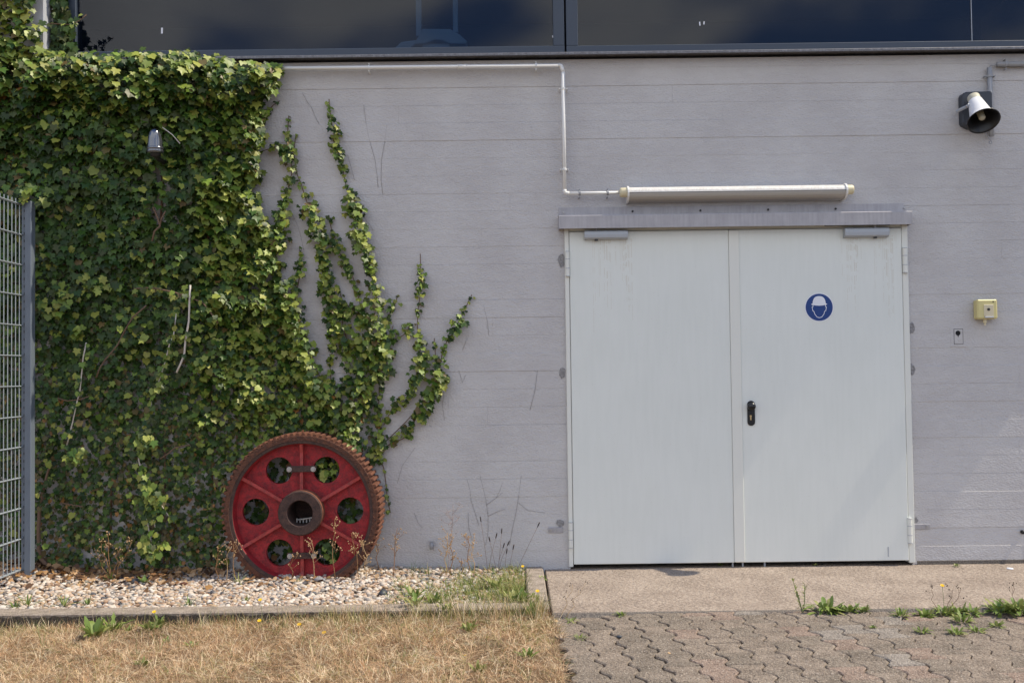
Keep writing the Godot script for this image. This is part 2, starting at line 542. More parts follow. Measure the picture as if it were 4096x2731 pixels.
func ground():
	var st := mb()
	box(st, Vector3(-80, -0.6, -60), Vector3(80, -0.25, 90))
	struct("ground", st, M["far ground"])
	st = mb()
	var lx := [-14.0, -3.4, 0.22]
	for i in 2:
		var a: float = lx[i]
		var b: float = lx[i + 1]
		quad(st, Vector3(a, lawn_y(a), 1.12), Vector3(b, lawn_y(b), 1.12), Vector3(b, lawn_y(b), 14), Vector3(a, lawn_y(a), 14), Vector3.UP)
		quad(st, Vector3(a, -.26, 14), Vector3(b, -.26, 14), Vector3(b, lawn_y(b), 14), Vector3(a, lawn_y(a), 14), Vector3(0, 0, 1))
	quad(st, Vector3(.22, -.26, 1.12), Vector3(.22, -.26, 14), Vector3(.22, lawn_y(.22), 14), Vector3(.22, lawn_y(.22), 1.12), Vector3.RIGHT)
	struct("lawn_soil", st, M["dry soil"])
	st = mb()
	box(st, Vector3(.205, -.26, 1.20), Vector3(14, -.075, 14))
	struct("paving_bed", st, M["joint soil"])
	# concrete apron before the door
	st = mb()
	var slab_front := 1.275
	box(st, Vector3(.212, -.26, -.30), Vector3(12, 0.0, slab_front - .03), 0.006)
	var slab := struct("concrete_apron", st, M["slab concrete"])
	st = mb()
	var r := RandomNumberGenerator.new()
	r.seed = 9
	var prev := Vector3(.212, 0, slab_front)
	var x := .212
	var last_z := slab_front
	while x < 6.0:
		var nx := x + r.randf_range(.012, .03)
		var nz := slab_front - r.randf_range(.0, .014)
		var y0 := -.002 - r.randf_range(0, .004)
		quad(st, Vector3(x, -.0015, slab_front - .032), Vector3(nx, -.0015, slab_front - .032), Vector3(nx, y0, nz - .008), Vector3(x, y0, last_z - .008), Vector3.UP)
		quad(st, Vector3(x, y0, last_z - .008), Vector3(nx, y0, nz - .008), Vector3(nx, -.03, nz + .012), Vector3(x, -.03, last_z + .012), Vector3(0, .2, 1))
		quad(st, Vector3(x, -.03, last_z + .012), Vector3(nx, -.03, nz + .012), Vector3(nx, -.2, nz + .002), Vector3(x, -.2, last_z + .002), Vector3(0, 0, 1))
		x = nx
		last_z = nz
	obj("broken_edge", st, M["rough broken concrete"], slab)
	# kerb stones: a row along the gravel and one running to the wall
	var kx := 0.205
	var names := ["leftmost kerb stone, part of the row before the pebble bed", "kerb stone in front of the pebbles left of the red gear", "kerb stone in front of the red gear", "kerb stone edging the grassy right end of the pebble bed"]
	var edges := [-5.2, -3.15, -2.14, -1.13, 0.203]
	for i in 4:
		st = mb()
		box(st, Vector3(edges[i] + .002, -.25, .985), Vector3(edges[i + 1] - .002, .002, 1.13), 0.008)
		var ks := obj("kerb_stone", st, M["kerb concrete"])
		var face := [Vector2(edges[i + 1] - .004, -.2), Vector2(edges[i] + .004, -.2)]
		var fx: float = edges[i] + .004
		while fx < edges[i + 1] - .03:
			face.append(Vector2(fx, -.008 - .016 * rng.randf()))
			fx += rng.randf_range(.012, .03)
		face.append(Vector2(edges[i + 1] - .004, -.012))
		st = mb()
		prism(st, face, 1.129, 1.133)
		obj("dark_front", st, M["dark kerb face"], ks)  # thin dark sheet with a ragged top over the kerb front
		tag(ks, names[i], "kerb stone", "kerb stones edging the pebble bed")
	st = mb()
	box(st, Vector3(.072, -.25, .0), Vector3(kx - .008, .020, .983), 0.009)
	tag(obj("kerb_stone", st, M["kerb concrete"]), "kerb stone running from the wall between grass and concrete apron", "kerb stone", "kerb stones edging the pebble bed")
	st = mb()
	box(st, Vector3(-14, -.26, .0), Vector3(.071, -.035, .984))
	struct("pebble_bed_soil", st, M["gravel soil"])

# ---------------------------------------------------------------- wall
var sill_y := 0.0
var door_x0 := 0.0
var door_x1 := 0.0
var door_top := 0.0

func wall():
	sill_y = P(2270, 239).y
	door_x0 = P(2258, 1000).x
	door_x1 = P(3627, 1000).x
	door_top = P(2940, 903).y
	var w := thing("concrete_wall", Vector3.ZERO, "long grey painted concrete wall with horizontal board marks around the double door", "wall")
	var r := RandomNumberGenerator.new()
	r.seed = 77
	var h := 0.1262
	var y := -0.25
	var x_end := 9.0
	while y < sill_y - 0.01:
		var y1: float = min(y + h, sill_y)
		if y1 > door_top - .04 and y < door_top - .08: y1 = door_top
		if sill_y - y1 < .03: y1 = sill_y
		var spans := [[-8.0, x_end]] if y >= door_top - .005 else [[-8.0, door_x0 + .012], [door_x1 - .012, x_end]]
		for s in spans:
			var cuts := [s[0]]
			var c: float = s[0] + r.randf_range(.4, 3.0)
			while c < s[1] - .5:
				cuts.append(c)
				c += r.randf_range(1.6, 4.2)
			cuts.append(s[1])
			var base := r.randf_range(-.0018, .0018)
			for k in cuts.size() - 1:
				var st := mb()
				var off := base + r.randf_range(-.0007, .0007)
				box(st, Vector3(cuts[k], y, -.30), Vector3(cuts[k + 1], y1, off), r.randf_range(.0004, .0022))
				obj("board_mark", st, M["wall paint"], w)
		y = y1
	# dark strip along the foot of the wall right of the door
	var st := mb()
	box(st, Vector3(door_x1 + .02, -.02, .0), Vector3(8.9, .028, .0065), .003)
	obj("dark_foot", st, M["rough broken concrete"], w)
	# metal sill over the wall
	var sx1 := P(5000, 225).x
	st = mb()
	var yt := P(2270, 224).y
	sweep_x(st, [Vector2(-.12, yt + .012), Vector2(.084, yt), Vector2(.088, yt - .004), Vector2(.088, sill_y + .008), Vector2(.085, sill_y + .008), Vector2(.084, yt - .008), Vector2(-.12, yt - .004)], -3.1, sx1)
	tag(obj("window_sill", st, M["sill sheet"]), "weathered grey metal sill running between the wall and the dark windows", "sill")
	# patches of bare mortar beside the door frame
	var spots := [[2246, 1040, 15, 30, "bare mortar patch beside the upper left door hinge"], [2249, 1490, 13, 24, "bare mortar patch left of the door frame at half height"], [2240, 2092, 16, 16, "bare mortar patch above the lower left fixing strap"], [3644, 1312, 15, 24, "bare mortar patch right of the door frame, upper of two"], [3647, 1478, 15, 24, "bare mortar patch right of the door frame, lower of two"], [3660, 2080, 12, 13, "bare mortar patch above the lower right fixing strap"]]
	for s in spots:
		var poly := []
		for k in 14:
			var a := TAU * k / 14
			var q := P(s[0] + cos(a) * s[2] * r.randf_range(.75, 1.1), s[1] + sin(a) * s[3] * r.randf_range(.75, 1.1))
			poly.append(Vector2(q.x, q.y))
		st = mb()
		prism(st, poly, 0.0, .0035)
		tag(obj("mortar_patch", st, M["mortar"]), s[4], "mortar patch", "mortar patches beside the door frame")
	# pilaster on the upper left
	st = mb()
	box(st, Vector3(-8.0, sill_y - .02, -.3), Vector3(P(178, 120, .13).x, sill_y + 2.6, .13), .01)
	tag(obj("pilaster", st, M["pilaster paint"]), "pale painted pilaster overgrown with ivy at the upper left", "pilaster")

func windows():
	var yb := P(2270, 222).y + .002
	var yg_l := P(1700, 192).y
	var yg_r := P(3000, 177).y
	var top := yb + 1.5
	var mull := P(2262, 120).x
	var x_l := P(255, 120).x
	var x_r := P(5000, 120).x
	var f: Material = M["window frame blue grey"]
	# left
	var w := thing("window", Vector3(mull, yb, 0), "dark left window reflecting clouds, above the ivy and white conduit", "window", "dark ribbon windows over the wall")
	var st := mb()
	box(st, Vector3(x_l, yb, -.10), Vector3(mull - .009, yg_l, .012), .003)
	obj("bottom_rail", st, f, w)
	st = mb()
	box(st, Vector3(P(2212, 100).x, yg_l + .001, -.10), Vector3(mull - .009, top, .010), .003)
	obj("stile", st, f, w)
	st = mb()
	box(st, Vector3(x_l, yg_l + .001, -.10), Vector3(P(305, 100).x, top, .010), .003)
	obj("stile", st, f, w)
	st = mb()
	box(st, Vector3(x_l, top + .001, -.10), Vector3(mull - .009, top + .12, .012), .003)
	obj("top_rail", st, f, w)
	st = mb()
	box(st, Vector3(P(305, 100).x + .001, yg_l + .001, -.030), Vector3(P(2212, 100).x - .001, top - .001, -.022))
	obj("pane", st, M["window glass"], w)
	# right
	w = thing("window", Vector3(mull, yb, 0), "dark blue right window above the double door and the horn speaker", "window", "dark ribbon windows over the wall")
	st = mb()
	box(st, Vector3(mull + .004, yb, -.10), Vector3(x_r, yg_r, .012), .003)
	obj("bottom_rail", st, f, w)
	st = mb()
	box(st, Vector3(mull + .004, yg_r + .001, -.10), Vector3(P(2311, 100).x, top, .010), .003)
	obj("stile", st, f, w)
	st = mb()
	box(st, Vector3(mull + .004, top + .001, -.10), Vector3(x_r, top + .12, .012), .003)
	obj("top_rail", st, f, w)
	var jx := P(3892, 100).x
	st = mb()
	box(st, Vector3(P(2311, 100).x + .001, yg_r + .001, -.030), Vector3(jx - .003, top - .001, -.022))
	obj("pane", st, M["window glass"], w)
	st = mb()
	box(st, Vector3(jx + .003, yg_r + .001, -.030), Vector3(x_r - .05, top - .001, -.022))
	obj("pane", st, M["window glass"], w)
	st = mb()
	box(st, Vector3(jx - .0022, yg_r + .001, -.031), Vector3(jx + .0022, top, -.019))
	obj("pane_joint", st, M["closer grey"], w)
	st = mb()
	box(st, Vector3(x_r - .049, yg_r + .001, -.10), Vector3(x_r, top, .010), .003)
	obj("stile", st, f, w)
	# little scraps stuck on the glass
	for s in [[648, 124, 7, 24, -.02], [2799, 96, 5, 16, .06], [2816, 93, 5, 13, -.1], [2212, 148, 6, 10, .2]]:
		st = mb()
		var c := P(s[0], s[1], -.021)
		box(st, Vector3(-s[2] / 1134.0, -s[3] / 1134.0, 0), Vector3(s[2] / 1134.0, s[3] / 1134.0, .0015), 0.0, Transform3D(Basis(Vector3(0, 0, 1), s[4]), c))
		tag(obj("paper_scrap", st, M["sign white"]), ["white scrap stuck on the left window pane", "left of two tiny white scraps on the right window", "right of two tiny white scraps on the right window", "white speck at the right edge of the left pane"][used.get(str(get_instance_id()) + "paper_scrap", 0)], "scrap", "scraps stuck on the windows")
	# hall behind the glass
	var it: Material = M["interior"]
	st = mb()
	box(st, Vector3(-7.9, yb - .25, -4.2), Vector3(x_r, yb - .13, -.13))
	struct("hall_floor", st, it)
	st = mb()
	box(st, Vector3(-7.9, yb - .12, -4.3), Vector3(x_r, top + .13, -4.0))
	struct("hall_back_wall", st, it)
	st = mb()
	box(st, Vector3(-8.0, top + .14, -4.4), Vector3(9.0, top + .5, .0))
	struct("flat_roof", st, M["wall paint"])
	st = mb()
	box(st, Vector3(x_r + .002, sill_y, -4.3), Vector3(9.0, top + .13, .0))
	struct("upper_wall", st, M["wall paint"])
	st = mb()
	box(st, Vector3(-8.0, yb - .12, -3.9), Vector3(-7.8, top + .13, -.32))
	struct("hall_side_wall", st, it)
	# blue steel machine standing behind the left pane
	var z := -.55
	var mc := thing("blue_machine", P(1750, 200, z), "blue steel machine frame with two posts seen through the left window", "machine")
	var poly := []
	for q in [[1575, 196], [1605, 168], [1665, 160], [1690, 116], [1800, 116], [1840, 140], [1868, 165], [1862, 176], [1800, 176], [1770, 162], [1740, 160], [1700, 174], [1660, 178], [1640, 196]]:
		var v := P(q[0], q[1], z)
		poly.append(Vector2(v.x, v.y))
	st = mb()
	bevel_prism(st, poly, z - .25, z, .006)
	obj("crossbeam", st, M["machine blue"], mc)
	for q in [[1664, 1686, 145], [1812, 1832, 130]]:
		st = mb()
		box(st, Vector3(P(q[0], q[2], z - .1).x, P(q[0], q[2], z - .1).y, z - .16), Vector3(P(q[1], q[2], z - .1).x, top - .1, z - .1), .003)
		obj("post", st, M["machine blue"], mc)
	st = mb()
	var q0 := P(1690, 205, z - .05)
	var q1 := P(1800, 178, z - .05)
	box(st, Vector3(q0.x, yb - .125, z - .2), Vector3(q1.x, q1.y, z - .03), .005)
	obj("base", st, M["machine blue"], mc)

# ---------------------------------------------------------------- door
func hinge(parent: Node, px0: float, px1: float, py0: float, py1: float, z: float):
	var a := P((px0 + px1) / 2, py0, z)
	var b := P((px0 + px1) / 2, py1, z)
	var rad := (px1 - px0) / 2.0 / 570.0
	var st := mb()
	tube(st, [Vector3(a.x, a.y, z), Vector3(a.x, b.y, z)], rad, 12)
	var o := obj("hinge", st, M["frame paint"], parent)
	for t in [.02, .32, .68, .98]:
		st = mb()
		var y := lerpf(a.y, b.y, t)
		tube(st, [Vector3(a.x, y - .002, z), Vector3(a.x, y + .002, z)], rad * 1.06, 12)
		obj("hinge_ring", st, M["closer grey"], o)

func double_door():
	var yb := P(2950, 2246).y
	var yt := door_top
	var fb := P(2950, 2256).y
	var d := thing("double_door", Vector3((door_x0 + door_x1) / 2, 0, 0), "closed pale grey steel double door with a blue helmet sign", "door")
	var fp: Material = M["frame paint"]
	var lx := P(2278, 1000, .03).x
	var rx := P(3608, 1000, .03).x
	var mid := P(2929, 1580, .035).x
	var st := mb()
	box(st, Vector3(door_x0, fb, -.12), Vector3(lx - .003, yt, .022), .003)
	obj("frame_jamb", st, fp, d)
	st = mb()
	box(st, Vector3(rx + .003, fb, -.12), Vector3(door_x1, yt, .022), .003)
	obj("frame_jamb", st, fp, d)
	st = mb()
	box(st, Vector3(lx - .002, yt - .028, -.12), Vector3(rx + .002, yt, .018), .003)
	obj("frame_head", st, fp, d)
	st = mb()
	box(st, Vector3(lx, yb, -.035), Vector3(mid - .002, yt - .032, .026), .0035)
	obj("door_leaf", st, M["door paint"], d)
	st = mb()
	box(st, Vector3(mid + .002, yb, -.035), Vector3(rx, yt - .032, .026), .0035)
	var right := obj("door_leaf", st, M["door paint"], d)
	st = mb()
	box(st, Vector3(mid - .004, yb + .004, .0265), Vector3(P(2968, 1580, .034).x, yt - .036, .034), .0025)
	obj("cover_strip", st, fp, right)
	# black block standing in for the shade below and behind the leaves
	st = mb()
	box(st, Vector3(lx - .05, -.05, -.25), Vector3(rx + .05, yt, -.13))
	obj("threshold_shade_block", st, M["gap black"], d)
	for px in [2932, 2972, 3060]:
		st = mb()
		tube(st, [Vector3(P(px, 2250).x, -.01, -.01), Vector3(P(px, 2250).x, yb + .005, -.01)], .007, 8)
		obj("floor_bolt", st, M["closer grey"], d)
	# handle plate and knob
	st = mb()
	var h0 := P(3003, 1602, .026)
	var h1 := P(3003, 1702, .026)
	var poly := []
	for k in 13: poly.append(Vector2(h0.x + cos(PI * k / 12) * .0265, h0.y - .026 + sin(PI * k / 12) * .026))
	for k in 13: poly.append(Vector2(h0.x - cos(PI * k / 12) * .0265, h1.y + .026 - sin(PI * k / 12) * .026))
	bevel_prism(st, poly, .0262, .036, .003)
	var hp := obj("handle_plate", st, M["handle black"], right)
	st = mb(true)
	var kc := P(3006, 1625, .06)
	lathe(st, [Vector2(.012, -.03), Vector2(.012, -.012), Vector2(.026, -.008), Vector2(.0275, .004), Vector2(.024, .014), Vector2(.012, .019), Vector2(0, .020)], Transform3D(Basis(Vector3.RIGHT, Vector3(0.25, 0, 1).normalized(), Vector3.UP), kc), 24)
	obj("knob", st, M["handle black"], right)
	st = mb()
	var kh := P(3003, 1668, .0362)
	prism(st, circle(Vector2(kh.x, kh.y + .007), .0075, 16), .036, .0375)
	box(st, Vector3(kh.x - .0045, kh.y - .020, .0361), Vector3(kh.x + .0045, kh.y + .001, .0374))
	obj("lock_cylinder", st, M["brass"], right)
	# closers
	for c in [[2337, 2510, 919, 957, 2385, 2330, 2590], [3378, 3554, 908, 948, 3500, 3300, 3560]]:
		st = mb()
		var a := P(c[0], (c[2] + c[3]) / 2.0, .06)
		var b := P(c[1], (c[2] + c[3]) / 2.0, .06)
		var yy0 := P((c[0] + c[1]) / 2.0, c[3], .07).y
		var yy1 := P((c[0] + c[1]) / 2.0, c[2], .07).y
		sweep_x(st, [Vector2(.0265, yy0), Vector2(.062, yy0 + .003), Vector2(.075, yy0 + .012), Vector2(.078, (yy0 + yy1) / 2), Vector2(.075, yy1 - .012), Vector2(.062, yy1 - .003), Vector2(.0265, yy1)], a.x, b.x)
		var cl := obj("door_closer", st, M["closer grey"], d)
		st = mb()
		var px := P(c[4], c[2], .05).x
		tube(st, [Vector3(px, yy1 - .002, .05), Vector3(px, yy1 + .022, .05)], .009, 10)
		obj("spindle", st, M["bolt steel"], cl)
		st = mb()
		tube(st, [Vector3(px, yy0 - .008, .05), Vector3(px, yy0 + .003, .05)], .013, 12)
		obj("spindle_cap", st, M["black plastic"], cl)
		st = mb()
		box(st, Vector3(P(c[5], 912, .04).x, yy1 + .016, .024), Vector3(P(c[6], 912, .04).x, yy1 + .024, .050), .002)
		obj("slide_rail", st, M["dark metal"], cl)
	hinge(d, 2261, 2278, 1004, 1106, .030)
	hinge(d, 2273, 2291, 2086, 2191, .030)
	hinge(d, 3609, 3628, 990, 1092, .030)
	hinge(d, 3630, 3648, 2070, 2172, .030)
	for s in [[2193, 2252, 2107, 2132, 2203], [3652, 3720, 2093, 2118, 3708]]:
		st = mb()
		var a := P(s[0], s[3], .006)
		var b := P(s[1], s[2], .006)
		var c := (a + b) / 2
		box(st, Vector3(a.x, c.y - .019, .001), Vector3(b.x, c.y + .019, .0065), .002)
		var strap := obj("fixing_strap", st, M["old galvanised steel"], d)
		for bx in [s[4], (s[0] + s[1]) / 2.0]:
			st = mb()
			var q := P(bx, (s[2] + s[3]) / 2.0, .0065)
			prism(st, circle(Vector2(q.x, c.y), .010 if bx == s[4] else .004, 6), .0065, .013)
			obj("screw", st, M["bolt steel"], strap)
	st = mb()
	var sp := P(3553, 2205, .0262)
	box(st, Vector3(sp.x - .003, sp.y - .035, .0262), Vector3(sp.x + .003, sp.y + .035, .030), .001)
	obj("drain_slot", st, M["closer grey"], right)
	# hard hat sign
	var sc := P(3276.5, 1229, .027)
	var sg := thing("helmet_sign", sc, "round blue safety sign with white hard hat and face outline", "sign")
	st = mb()
	prism(st, circle(Vector2(sc.x, sc.y), .1015, 48), .0264, .0278)
	obj("white_disc", st, M["sign white"], sg)
	st = mb()
	prism(st, circle(Vector2(sc.x, sc.y), .0955, 48), .0278, .0286)
	obj("blue_disc", st, M["sign blue"], sg)
	var k := .0955 / 137.0
	poly = []
	for q in [[842, 274], [844, 255], [850, 235], [858, 220], [870, 209], [887, 202], [908, 199.5], [929, 202], [945, 208], [957, 219], [966, 233], [972, 253], [975, 274], [984, 278], [992, 283], [975, 289], [945, 294.5], [908, 297], [872, 294.5], [842, 289], [825, 283], [833, 278]]:
		poly.append(Vector2(sc.x + (q[0] - 908) * k, sc.y - (q[1] - 313) * k))
	st = mb()
	prism(st, poly, .0286, .0293)
	obj("helmet_mark", st, M["sign white"], sg)
	var line := []
	for q in [[845, 290], [846, 306], [836, 309], [843, 347], [855, 356], [862, 381], [884, 410], [908, 419], [933, 410], [955, 381], [961, 356], [974, 347], [981, 309], [971, 306], [972, 290]]:
		line.append(Vector2(sc.x + (q[0] - 908) * k, sc.y - (q[1] - 313) * k))
	st = mb()
	for i in line.size() - 1:
		var t: Vector2 = (line[i + 1] - line[i]).normalized()
		var n := Vector2(-t.y, t.x) * .0019
		t *= .0014
		prism(st, [line[i] - t + n, line[i + 1] + t + n, line[i + 1] + t - n, line[i] - t - n], .0286, .0291 + .00002 * i)
	obj("face_outline", st, M["sign white"], sg)

# ---------------------------------------------------------------- pipes, lamp, horn, call point
func clip(parent: Node, at: Vector3, along: Vector3, rad: float, m: Material):
	var st := mb()
	tube(st, [at - along * .007, at + along * .007], rad * 1.25, 12)
	var side := along.cross(Vector3(0, 0, 1)).normalized()
	for s in [-1.0, 1.0]:
		var c: Vector3 = at + side * s * (rad * 1.9) - Vector3(0, 0, at.z - .006)
		tube(st, [Vector3(c.x, c.y, .0), Vector3(c.x, c.y, at.z + rad * .5)], .005, 6)
	obj("clip", st, m, parent)

func wall_fittings():
	var wp: Material = M["white plastic"]
	# white conduit
	var r := .0135
	var z := .068
	var c := thing("white_conduit", P(2252, 500, 0), "white conduit running under the sill, down the wall to the lamp", "conduit")
	var a := P(1105, 275, z)
	var b := P(2238, 263, z)
	var st := mb(true)
	tube(st, [a, b], r, 12)
	obj("upper_run", st, wp, c)
	var v0 := P(2252, 288, z)
	st = mb(true)
	tube(st, [b - Vector3(.004, 0, 0), b + Vector3(.008, -.001, 0), Vector3(lerpf(b.x, v0.x, .8), lerpf(b.y, v0.y, .55), z), v0], r * 1.12, 12)
	obj("elbow", st, wp, c)
	var v1 := P(2258, 762, z)
	v1.x = v0.x
	st = mb(true)
	tube(st, [v0, v1], r, 12)
	obj("drop", st, wp, c)
	var h0 := P(2272, 774, z)
	var h1 := P(2476, 771, z)
	st = mb(true)
	tube(st, [v1 + Vector3(0, .005, 0), v1 - Vector3(0, .008, 0), Vector3(lerpf(v1.x, h0.x, .3), h0.y + .004, z), h0 + Vector3(.008, 0, 0)], r * 1.05, 12)
	obj("elbow", st, wp, c)
	st = mb(true)
	tube(st, [h0, h1], r * .85, 12)
	obj("lower_run", st, wp, c)
	for q in [[a, b, 1476], [a, b, 2144], [h0, h1, 2311], [h0, h1, 2423]]:
		var t: float = (P(q[2], 275, z).x - q[0].x) / (q[1].x - q[0].x)
		clip(c, q[0].lerp(q[1], t), (q[1] - q[0]).normalized(), r, M["grey plastic"] if q[2] > 2200 else wp)
	for py in [356, 678]:
		clip(c, Vector3(v0.x, P(2253, py, z).y, z), Vector3.DOWN, r, wp)
	for px in [1830, 1846]:
		pass
	st = mb(true)
	var t1: float = (P(1832, 270, z).x - a.x) / (b.x - a.x)
	var t2: float = (P(1868, 270, z).x - a.x) / (b.x - a.x)
	tube(st, [a.lerp(b, t1), a.lerp(b, t2)], r * 1.13, 12)
	obj("sleeve", st, wp, c)

	# linear lamp over the door
	var l0 := P(2512, 775, .09)
	var l1 := P(3380, 764, .09)
	var lc := (l0 + l1) / 2
	var lamp := thing("strip_lamp", Vector3(lc.x, lc.y, 0), "long white strip lamp with cream end caps above the door", "lamp")
	st = mb()
	var prof := [Vector2(.003, lc.y + .045), Vector2(.06, lc.y + .047), Vector2(.085, lc.y + .0445), Vector2(.105, lc.y + .038), Vector2(.120, lc.y + .028), Vector2(.130, lc.y + .016), Vector2(.134, lc.y + .002), Vector2(.003, lc.y + .002)]
	sweep_x(st, prof, l0.x, l1.x)
	obj("housing", st, M["dirty white"], lamp)
	prof = [Vector2(.005, lc.y + .0015), Vector2(.131, lc.y + .0015), Vector2(.130, lc.y - .012), Vector2(.122, lc.y - .028), Vector2(.104, lc.y - .042), Vector2(.08, lc.y - .050), Vector2(.005, lc.y - .056)]
	st = mb()
	sweep_x(st, prof, l0.x + .004, l1.x - .004)
	obj("diffuser", st, M["cover plastic"], lamp)
	st = mb()
	box(st, Vector3(l0.x - .002, lc.y - .001, .1305), Vector3(l1.x + .002, lc.y + .004, .137), .001)
	obj("seam_lip", st, M["grey plastic"], lamp)
	for s in [[l0.x - .058, l0.x - .001], [l1.x + .001, l1.x + .058]]:
		var out: float = -1.0 if s[0] < lc.x else 1.0
		st = mb(true)
		var axis := Basis(Vector3(0, 0, 1), Vector3(out, 0, 0), Vector3(0, out, 0))
		var root := Vector3(s[1] if out < 0 else s[0], lc.y + .008, .09)
		lathe(st, [Vector2(.034, 0), Vector2(.034, .045), Vector2(.031, .054), Vector2(.022, .058), Vector2(0, .058)], Transform3D(axis, root), 20)
		obj("end_cap", st, M["cream plastic"], lamp)
		st = mb()
		var ring := []
		for q in [[.003, .052], [.09, .053], [.118, .042], [.138, .020], [.142, .0], [.136, -.024], [.112, -.048], [.08, -.057], [.003, -.062]]:
			ring.append(Vector2(q[0], lc.y + q[1]))
		var rx: float = s[1] - .006 if out < 0 else s[0] - .006
		sweep_x(st, ring, rx, rx + .012)
		obj("clamp_ring", st, wp, lamp)

	# drip cover over the door
	var d0 := P(2236, 880, .1).x
	var d1 := P(3650, 880, .1).x
	var dy0 := P(2940, 906, .1).y
	var dy1 := P(2940, 853, .1).y
	var fy := P(2940, 822, .01).y
	var cv := thing("drip_cover", Vector3((d0 + d1) / 2, dy0, 0), "grey sheet metal cover box fixed across the top of the door", "cover")
	st = mb()
	sweep_x(st, [Vector2(.001, dy1 + .006), Vector2(.098, dy1), Vector2(.10, dy1 - .004), Vector2(.10, dy0), Vector2(.096, dy0), Vector2(.092, dy1 - .010), Vector2(.001, dy1 - .004)], d0, d1)
	obj("box", st, M["old galvanised steel"], cv)
	st = mb()
	box(st, Vector3(d0 + .002, dy1 + .007, .001), Vector3(d1 - .022, fy, .005), .001)
	var fl := obj("flange", st, M["old galvanised steel"], cv)
	for px in [2254, 2530, 2801, 3072, 3342, 3617]:
		st = mb()
		var q := P(px, 835, .005)
		prism(st, circle(Vector2(q.x, (dy1 + fy) / 2 + .002), .008, 6), .005, .012)
		obj("screw", st, M["dark metal"] if px > 2300 and px < 3500 else M["bolt steel"], fl)
	for s in [[d0, d0 + .003], [d1 - .003, d1]]:
		st = mb()
		box(st, Vector3(s[0], dy0 + .001, .002), Vector3(s[1], dy1 - .005, .0955))
		obj("end_plate", st, M["old galvanised steel"], cv)

	# grey pipe on the right
	var g := thing("grey_pipe", P(3960, 400, 0), "grey pipe with a bent wire link behind the horn speaker", "pipe")
	var gp: Material = M["grey plastic"]
	st = mb(true)
	var g0 := P(3988, 258, .03)
	tube(st, [g0, Vector3(g0.x + 1.6, g0.y, .03)], .0175, 12)
	obj("upper_run", st, gp, g)
	var g1 := P(3958, 272, .03)
	var g2 := P(3966, 545, .03)
	st = mb(true)
	tube(st, [g1, Vector3(g1.x, g2.y, .03)], .0175, 12)
	obj("drop", st, gp, g)
	st = mb(true)
	tube(st, [g1 - Vector3(0, .004, 0), g1 + Vector3(.004, .015, 0), g0 + Vector3(-.02, -.008, 0), g0], .004, 6)
	obj("wire", st, gp, g)
	clip(g, Vector3(g1.x, P(3958, 306, .03).y, .03), Vector3.DOWN, .0175, gp)
	clip(g, Vector3(P(4022, 258, .03).x, g0.y, .03), Vector3.RIGHT, .0175, gp)

	# horn loudspeaker
	var hb := thing("horn_speaker", P(3905, 440, 0), "white horn loudspeaker on a dark back plate beside the grey pipe", "loudspeaker")
	st = mb()
	var poly := []
	for q in [[3848, 385], [3853, 374], [3866, 368], [3962, 366], [3968, 372], [3970, 505], [3962, 512], [3880, 512], [3856, 500], [3850, 490]]:
		var v := P(q[0], q[1], .06)
		poly.append(Vector2(v.x, v.y))
	bevel_prism(st, poly, .003, .066, .007)
	obj("back_box", st, M["charcoal box"], hb)
	var mouth := P(3934, 484, .275)
	var ax := Vector3(-.03, -.80, .60).normalized()
	var side := Vector3(1, 0, -.05)
	side = (side - ax * side.dot(ax)).normalized()
	var xf := Transform3D(Basis(side, ax, side.cross(ax)), mouth)
	st = mb(true)
	lathe(st, [Vector2(.0, -.262), Vector2(.036, -.262), Vector2(.0415, -.256), Vector2(.043, -.205)], xf, 28)
	obj("driver_cap", st, M["horn cap beige"], hb)
	st = mb(true)
	lathe(st, [Vector2(.045, -.207), Vector2(.0475, -.203), Vector2(.0475, -.192), Vector2(.050, -.188), Vector2(.062, -.12), Vector2(.073, -.062), Vector2(.088, -.028), Vector2(.104, -.006), Vector2(.1085, .0)], xf, 36)
	obj("bell", st, M["horn white"], hb)
	st = mb(true)
	lathe(st, [Vector2(.1085, .0), Vector2(.109, .004), Vector2(.106, .005), Vector2(.098, -.006), Vector2(.080, -.035), Vector2(.062, -.075), Vector2(.050, -.11), Vector2(.0, -.13)], xf, 36)
	obj("bell_inside", st, M["black plastic"], hb)
	st = mb(true)
	lathe(st, [Vector2(.022, -.12), Vector2(.022, -.032), Vector2(.019, -.026), Vector2(.0, -.024)], xf, 20)
	obj("centre_plug", st, M["horn cap beige"], hb)
	st = mb()
	var br := xf * Vector3(-.052, -.165, 0)
	tube(st, [Vector3(br.x - .03, br.y - .01, .05), br], .012, 8)
	tube(st, [br - side * .012, br + side * .01], .011, 8)
	obj("bracket", st, M["closer grey"], hb)
	for s in [-1.0, 1.0]:
		st = mb(true)
		tube(st, [xf * Vector3(s * .055, -.168, .012), xf * Vector3(s * .072, -.168, .012)], .008, 8)
		obj("clamp_bolt", st, M["bolt steel"], hb)
	st = mb(true)
	var wq := []
	for q in [[3938, 525], [3950, 546], [3962, 562], [3968, 570], [3964, 577], [3957, 574], [3958, 566]]:
		wq.append(P(q[0], q[1], .05))
	tube(st, wq, .003, 6)
	obj("cable", st, M["grey plastic"], hb)

	# manual call point
	var cp := thing("call_point", P(3949, 1236, 0), "small yellow emergency call box on the wall right of the door", "call box")
	var cb := P(3952, 1236, .075)
	st = mb()
	box(st, Vector3(cb.x - .070, cb.y - .068, .002), Vector3(cb.x + .070, cb.y + .068, .07), .008)
	obj("case", st, M["yellow plastic"], cp)
	st = mb()
	box(st, Vector3(cb.x - .028, cb.y - .050, .0702), Vector3(cb.x + .042, cb.y + .032, .074), .003)
	var fr := obj("front_plate", st, M["pale yellow plastic"], cp)
	st = mb()
